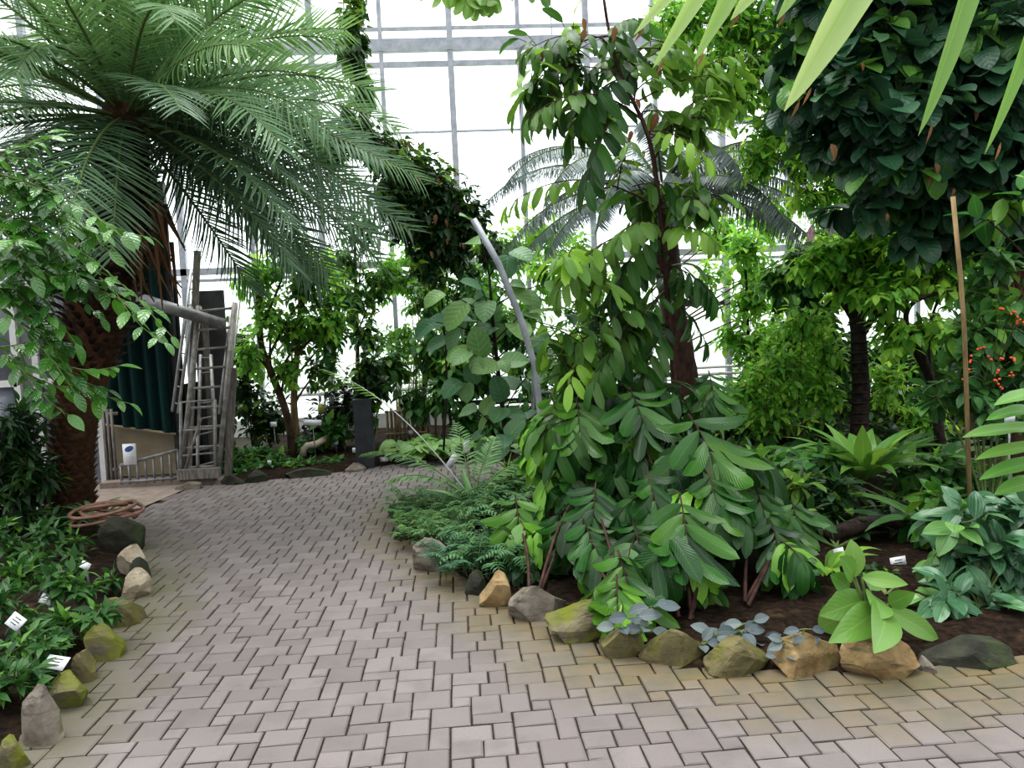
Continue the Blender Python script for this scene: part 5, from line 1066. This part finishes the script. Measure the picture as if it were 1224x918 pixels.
# dark canopy of the upper corner with its trunk
def canopy():
    Y = 6.2; b = gz(1232, Y); P = Plant('canopy_tree', 'spreading tree with a dense canopy of dark broad leaves and a fibrous trunk', 'tree', b)
    st = P.trunk([b, W(1228, 480, Y), W(1212, 360, Y), W(1206, 260, Y), W(1200, 150, Y), W(1170, 60, Y), W(1140, -60, Y)], [.13, .13, .16, .13, .11, .09, .06], BARK, sides=14, rough=.18)
    lf = lsp(.235, .18, 'round', bend=.9, ns=6, nc=2, var=.3)
    for px, py, rx, ry, n, dy in [(1090, 270, 40, 30, 60, .2), (1150, 270, 46, 30, 80, .1), (1210, 280, 40, 40, 90, 0), (950, 110, 30, 40, 60, .4), (1020, 250, 30, 26, 36, .3), (1000, 20, 60, 40, 240, .3), (960, 60, 40, 40, 170, .6), (1050, 60, 60, 50, 300, 0), (1010, 110, 50, 40, 220, 0), (1060, 140, 60, 40, 260, -.2), (1120, 60, 60, 60, 360, 0), (1120, 140, 60, 50, 320, -.2), (1180, 40, 60, 60, 360, -.2), (1180, 120, 60, 50, 340, -.2), (1210, 190, 50, 50, 260, -.3), (1150, 190, 46, 36, 200, -.2), (1090, 190, 40, 30, 130, -.2), (1240, 80, 50, 80, 320, 0), (1040, 190, 34, 26, 80, 0), (1060, 230, 40, 34, 110, .2), (1120, 235, 40, 30, 120, 0), (1000, 160, 34, 34, 100, .3), (1180, 240, 40, 30, 120, -.2), (1100, -40, 90, 40, 380, 0), (1200, -40, 70, 40, 300, 0), (990, -30, 70, 30, 220, .2), (1080, 30, 60, 40, 240, .5), (1150, 90, 70, 60, 320, .6), (1220, 140, 60, 70, 300, .6)]:
        c = W(px, py, Y + dy); a = st[np.argmin(np.linalg.norm(st - c + [0, 0, .3], axis=1))]
        P.blob(c, (M(rx, Y) * 1.1, .45, M(ry, Y) * 1.1), int(n * .8), lf, 7, anchor=a, up=0, br=.02, tr=.006, hang=.7, tonep=.1)
    for px, py, s in [(993, 172, .16), (1118, 195, .12), (1110, 210, .1), (1165, 130, .12), (1140, 225, .08), (1060, 255, .08), (1030, 75, .08)]:
        d = MB(); d.leaves(W(px, py, Y - .5), (U(-.3, .3), -.2, -1), (0, -1, .2), s * .8, s * .4, 'ovate', .7, .6, 5, 1); d.build('dry_leaf', DEAD, P.t)
    P.done(leafmat('canopy_leaf', (.012, .052, .028), (.035, .115, .055), (.14, .34, .05), rough=.4, nv=6, vein=.12, trans=.22), DARKBARK, branchm=DARKBARK)
    f = MB()
    for i in range(60):
        c = W(U(1190, 1228), U(310, 420), Y - .17); f.tube(bez(c, c + [U(-.15, .1), -U(0, .12), U(-.18, .05)], -.1, 5), .006, 4)
    f.build('trunk_fibre', surf('fibre', (.10, .035, .02), (.22, .09, .05), 20, .9), P.t)
canopy()
bush('upper_tree', 'bright small leaved tree high above the cycad crown', 'tree', gz(1160, 8.4), 8.4, [(880, 30, 60, 50, 700), (920, 80, 56, 60, 700), (870, 110, 50, 50, 520), (930, 150, 50, 50, 520), (820, 20, 60, 40, 460), (840, 80, 50, 40, 340), (950, 20, 50, 50, 420), (980, 120, 40, 60, 360), (900, 190, 40, 30, 200), (960, 190, 40, 34, 260), (1020, 220, 50, 40, 380), (1080, 250, 40, 40, 300), (890, -20, 70, 40, 400), (1000, 200, 34, 40, 200), (970, 230, 24, 24, 120), (1040, 260, 40, 30, 200)], lsp(.14, .055, 'ell', bend=.6), LG, BARK, [(1165, 440), (1150, 330), (1080, 210), (980, 110), (900, 30)], (.04, .02), hang=.6, tonep=.35)
BS = bush('berry_shrub', 'shrub with oval glossy leaves and small orange red berries beside the bamboo pole', 'shrub', gz(1180, 5.6), 5.6, [(1190, 370, 30, 40, 90), (1170, 410, 40, 40, 120), (1200, 440, 36, 40, 120), (1150, 460, 34, 30, 90), (1180, 480, 40, 30, 110), (1120, 475, 20, 20, 30), (1220, 400, 34, 50, 110), (1150, 400, 24, 30, 50), (1215, 470, 34, 40, 90), (1190, 320, 34, 34, 90)], lsp(.15, .08, 'ell', bend=.7, ns=6, nc=1), leafmat('berry_shrub_leaf', (.03, .12, .035), (.08, .23, .06), (.2, .42, .05), rough=.35, nv=6, vein=.1), GREENSTEM, per=6, hang=.45, tonep=.15)
def berries():
    P = BS; P.S, P.L, P.B = MB(), MB(), MB()
    mt = surf('red_berry', (.55, .06, .02), (.75, .12, .03), 9, .35, 0, .5)
    for px, py in [(1163, 428), (1158, 440), (1155, 446), (1182, 430), (1190, 440), (1195, 425), (1204, 448), (1192, 460), (1218, 385), (1200, 366), (1212, 372), (1170, 420), (1219, 382), (1208, 432), (1196, 462), (1152, 452)]:
        c = W(px + U(-3, 3), py + U(-3, 3), 5.05); P.S.tube(bez(W(1185, 470, 5.5), c, .1, 4), .003, 4, cap=False)
        for k in range(3):
            q = c + RNG.normal(0, .012, 3); a = np.linspace(0, np.pi, 6); m2 = MB(); r = np.maximum(.009 * np.sin(a), .001); m2.tube(np.stack([np.full(6, q[0]), np.full(6, q[1]), q[2] - .009 * np.cos(a)], 1), r, 7, cap=False); m2.build('berry', mt, P.t)
    P.done(mt, GREENSTEM, stem='berry_stalks')
berries()
bush('background_shrub', 'bright fresh green shrub filling the space beside the ringed trunk', 'shrub', gz(950, 9.0), 9.0, [(900, 470, 40, 36, 260), (940, 440, 44, 40, 300), (980, 470, 40, 40, 280), (930, 505, 50, 26, 260), (990, 420, 34, 40, 220), (960, 380, 40, 30, 200), (1060, 460, 40, 40, 240), (1100, 500, 40, 26, 200)], lsp(.15, .06, 'ell', bend=.7), LG, BARK, hang=.4, tonep=.3)
bush('undergrowth_shrub', 'dense low green plants edging the bare soil behind the log', 'shrub', G(1090, 612, .05), 6.6, [(900, 560, 40, 24, 150), (940, 575, 36, 18, 110), (985, 560, 36, 24, 130), (1080, 590, 36, 20, 120), (1120, 600, 40, 26, 160), (1160, 580, 44, 30, 190), (1210, 590, 44, 36, 200), (1120, 560, 50, 24, 190)], lsp(.17, .085, 'ell', bend=.9, ns=6), MG, GREENSTEM, hang=.35, tonep=.1, dY=.3)
bush('broad_leaf_plant', 'spreading plant with oval leaves before the bamboo pole foot', 'plant', G(1120, 668, .05), 5.3, [(1095, 625, 26, 18, 26), (1130, 600, 30, 22, 34), (1165, 615, 30, 24, 34), (1120, 650, 24, 12, 20)], lsp(.18, .09, 'ell', bend=.9, ns=7, nc=2), MG, GREENSTEM, per=5, hang=.35, tonep=.15, dY=.2)
bush('undergrowth_shrub', 'low dark leafy plants around the cut log and thin leaved plant', 'shrub', G(1000, 655, .05), 5.75, [(960, 610, 30, 18, 70), (1000, 622, 26, 12, 50), (1080, 640, 24, 12, 46), (1040, 655, 16, 8, 20), (880, 610, 34, 26, 80)], lsp(.15, .07, 'ell', bend=.9, ns=6), DG, GREENSTEM, hang=.35, tonep=.15, dY=.25)
bush('undergrowth_shrub', 'dark leafy low plants filling the gap behind the dark leaning pinnate shrub', 'shrub', G(950, 640, .05), 6.0, [(860, 560, 40, 30, 150), (900, 590, 40, 20, 110), (950, 585, 40, 22, 120), (1000, 590, 34, 18, 90), (1110, 620, 30, 16, 60), (1060, 605, 26, 10, 40)], lsp(.17, .07, 'ell', bend=.9, ns=6), DG, GREENSTEM, hang=.4, tonep=.15, dY=.3)
def near_right():
    Y = 4.2; b = gz(1262, Y); P = Plant('large_leaved_plant', 'plant with long bright corrugated leaves reaching in above the striped shrub', 'plant', b)
    for px, py, tx, ty, w_, tn in [(1270, 518, 1172, 521, 20, .25), (1275, 535, 1186, 548, 18, .3), (1260, 492, 1196, 500, 18, 0), (1270, 575, 1206, 590, 22, 0), (1275, 550, 1190, 572, 20, 0), (1265, 470, 1205, 482, 18, 0)]:
        p0 = W(px, py, Y); e = W(tx, ty, Y - .25); P.S.tube(bez(b, p0, .1, 6), np.linspace(.014, .008, 6), 6, cap=False); m2 = MB()
        m2.leaves(p0, unit(e - p0) + [0, 0, .2], (0, -.55, 1), np.linalg.norm(e - p0) * 1.05, M(w_, Y) * 1.2, 'oblong', .5, .2, 10, 2, tn, .04); m2.build('leaf', PALE, P.t)
    for px, py, tx, ty in [(1240, 240, 1166, 262), (1250, 220, 1202, 240), (1250, 235, 1216, 262)]:
        pass
    P.done(PALE, GREENSTEM)
near_right()
bush('broad_leaved_tree', 'low branch of broad bright toothed leaves hanging before the dark trunk', 'tree', gz(1290, 5.0), 5.0, [(1195, 245, 26, 12, 8), (1215, 235, 20, 10, 6), (1180, 262, 14, 10, 4)], lsp(.26, .13, 'ovate', bend=.7, ns=7, nc=2), MG, DARKBARK, [(1285, 300), (1250, 225)], (.05, .02), per=4, hang=.4, tonep=.2)
def blossom():
    P = Plant('pink_flower', 'single hanging pale pink blossom below the cycad fronds', 'flower', W(968, 262, 8.0)); m2 = P.L
    c = W(969, 270, 8.0); P.S.tube([W(985, 240, 8.2), W(970, 255, 8.05), c], .004, 4)
    for i in range(6):
        a = i * 1.05; m2.leaves(c, (math.cos(a) * .35, math.sin(a) * .35, -1), (math.cos(a), math.sin(a), .4), .17, .05, 'lance', .3, .3, 5, 1)
    P.done(leafmat('pink_petal', (.55, .3, .42), (.7, .45, .58), rough=.5, nv=0, vein=0), GREENSTEM, fol='petals')
blossom()
# near blades hanging into the top of the picture
def blades():
    Y = 1.9; b = gz(1560, 2.4); P = Plant('fan_palm', 'fan palm whose long strap shaped blades hang in from above', 'palm', b)
    P.trunk([b, W(1540, 300, 2.4), W(1480, -140, 2.4), W(1380, -330, 2.3)], [.09, .08, .06, .04], BARK)
    hub = W(1130, -300, Y + .3); P.B.tube(bez(W(1380, -330, 2.3), hub, .1, 8), np.linspace(.03, .014, 8), 7)
    hub2 = W(960, -330, Y + .4); P.B.tube(bez(W(1380, -330, 2.3), hub2, .12, 8), np.linspace(.03, .012, 8), 7)
    for h, tx, ty, dy, w_, tn, x0, y0 in [(0, 952, 128, 0, 46, .95, 1058, -80), (0, 966, 112, .03, 30, .7, 1066, -80), (0, 1112, 156, -.1, 26, .22, 1170, -60), (0, 1194, 178, 0, 24, .18, 1262, -60), (1, 880, 22, .1, 26, .8, 940, -60), (1, 838, 70, .2, 26, .5, 905, -70), (1, 790, 78, .3, 26, .7, 880, -80), (1, 765, 40, .5, 22, .9, 850, -60), (1, 935, 22, .2, 24, .55, 985, -70), (0, 1240, 60, 0, 34, .4, 1280, -90)]:
        hh = hub2 if h else hub; p0 = W(x0, y0, Y + dy + .05); e = W(tx, ty, Y + dy); P.S.tube(bez(hh, p0, .06, 6), np.linspace(.010, .007, 6), 5); m2 = MB()
        m2.leaves(p0, unit(e - p0) + [0, 0, .05], (.25, -1, .3), np.linalg.norm(e - p0) * 1.02, M(w_, Y) * 1.25, 'blade', .12, .6, 14, 1, tn); m2.build('leaf_blade', STRAP, P.t)
        m3 = MB(); m3.leaves(e - unit(e - p0) * .018, unit(e - p0) + [0, 0, -.1], (.25, -1, .3), .05, .009, 'lance', .2, .3, 4, 1); m3.build('dry_leaf_tip', DEAD, P.t)
    P.done(STRAP, GREENSTEM, branch='leaf_stalks')
blades()

# left side near
def left_shrub():
    Y = 4.4; b = gz(-70, Y); P = Plant('glossy_shrub', 'shrub with small glossy oval leaves on long arching twigs before the palm trunk', 'shrub', b)
    lf = lsp(.12, .06, 'ell', bend=.6, ns=6, nc=1, var=.3)
    st = P.trunk([b, W(-50, 460, Y), W(-40, 330, Y), W(-50, 200, Y)], [.03, .025, .02, .014], BARK)
    for ax, ay, tx, ty, k, dy in [(-40, 190, 145, 282, 13, -.2), (-45, 170, 60, 300, 10, 0), (-40, 250, 205, 402, 17, -.3), (-40, 300, 110, 480, 14, 0), (-50, 150, 60, 220, 9, .1), (-40, 240, 100, 330, 12, 0), (-40, 320, 70, 420, 12, .1), (-40, 350, 90, 470, 12, -.1), (-40, 280, 120, 380, 13, .2), (-50, 130, 30, 190, 8, 0), (-40, 380, 50, 480, 10, 0), (-45, 220, 40, 330, 10, -.2), (-45, 260, 50, 390, 11, .2), (-45, 200, 90, 270, 11, .25), (-40, 330, 40, 360, 10, .1), (-45, 240, 20, 280, 9, .1), (-40, 400, 40, 440, 9, .2), (-45, 215, 130, 300, 12, .1), (-40, 290, 150, 360, 12, .15), (-45, 180, 20, 240, 8, -.1), (-40, 300, 60, 330, 10, -.1), (-45, 270, 90, 410, 12, .0)]:
        a = st[np.argmin(np.linalg.norm(st - W(ax, ay, Y), axis=1))]; e = W(tx, ty, Y + dy)
        P.twig(a, e, k, lf, sag=.07, tr=.006, start=.3, arr='flat', hang=.25, out=.9, upn=(0, -.55, .6), tone=U(0, .35))
        for q in range(2):
            s = U(.45, .85); m_ = a + (e - a) * s + [0, 0, .06]; P.twig(m_, m_ + [U(.05, .35), U(-.2, .2), U(-.3, .15)], 7, lf, tr=.004, arr='flat', hang=.3, out=.9, upn=(0, -.55, .6), tone=U(0, .35))
    P.done(leafmat('glossy_leaf', (.014, .075, .012), (.045, .18, .028), (.14, .40, .03), rough=.2, nv=5, vein=.08, trans=.3, spec=.9), GREENSTEM)
left_shrub()
bush('dark_shrub', 'dark shrub with narrow leaves in front of the white framed windows', 'shrub', gz(20, 8.0), 7.4, [(-20, 540, 40, 50, 420), (15, 530, 30, 40, 380), (40, 570, 24, 40, 300), (10, 590, 40, 24, 320), (-60, 560, 50, 60, 420), (25, 500, 20, 24, 140)], lsp(.19, .05, 'lance', bend=.7), DG, DARKBARK, hang=.3, tonep=.03)
strappy('young palm like plant with spreading narrow leaves at the foot of the big palm', 0, 0, 16, .5, .05, mat=PALMG, base=W(112, 592, 7.4) * [1, 1, 0] + [0, 0, .1], bend=1.1)
LB = leafmat('left_bed_leaf', (.014, .07, .014), (.045, .16, .03), (.16, .36, .05), rough=.36, nv=6, vein=.12, trans=.25)
for lab, gx, gy, bl in [
    ('leafy bedding plant by the hose with lighter young leaves', 60, 668, [(50, 640, 26, 16, 90), (85, 650, 24, 16, 80)]),
    ('leafy bedding plant behind the small white tag over bare soil', 50, 690, [(40, 668, 34, 16, 110), (85, 672, 20, 12, 60)]),
    ('dense green bedding plant around the middle white tag', 60, 735, [(20, 690, 30, 18, 100), (70, 695, 30, 18, 110), (95, 705, 20, 14, 60)]),
    ('dense green bedding plant beside the tag at the view border', 20, 765, [(-5, 720, 26, 20, 90), (40, 745, 34, 16, 110)]),
    ('low leafy plant spreading over the mossy brown edging stone', 100, 765, [(85, 745, 34, 12, 110), (120, 735, 22, 8, 60), (60, 760, 30, 14, 90)]),
    ('small leafy seedling between bare soil and the pale stones', 128, 705, [(130, 692, 12, 10, 34)]),
    ('leafy plant with long narrow leaves behind the lowest tag', 25, 800, [(20, 775, 36, 18, 110), (60, 770, 24, 12, 60)]),
    ('leafy plant at the lower border of the bed behind the pointed stone', 0, 840, [(-10, 810, 36, 24, 110), (25, 815, 26, 16, 60), (-30, 850, 30, 30, 90)]),
    ('broad leaved plant at the view border near the palm foot', 0, 690, [(-20, 640, 34, 24, 110), (15, 655, 24, 14, 70)]),
    ]:
    b = G(gx, gy, .06); bush('bedding_plant', lab, 'plant', b, b[1], bl, lsp(.105, .042, 'lance', bend=.9, ns=6), LB, GREENSTEM, dY=.16, per=6, hang=.05, tonep=.18, tr=(.01, .008), group='leafy bedding plants')
bush('dark_shrub', 'dark leafy plants crowding the foot of the big palm trunk', 'shrub', gz(40, 7.3), 7.3, [(20, 620, 30, 16, 150), (60, 625, 30, 10, 120), (-30, 620, 40, 22, 200)], lsp(.15, .06, 'ell', bend=.8), DG, hang=.3)
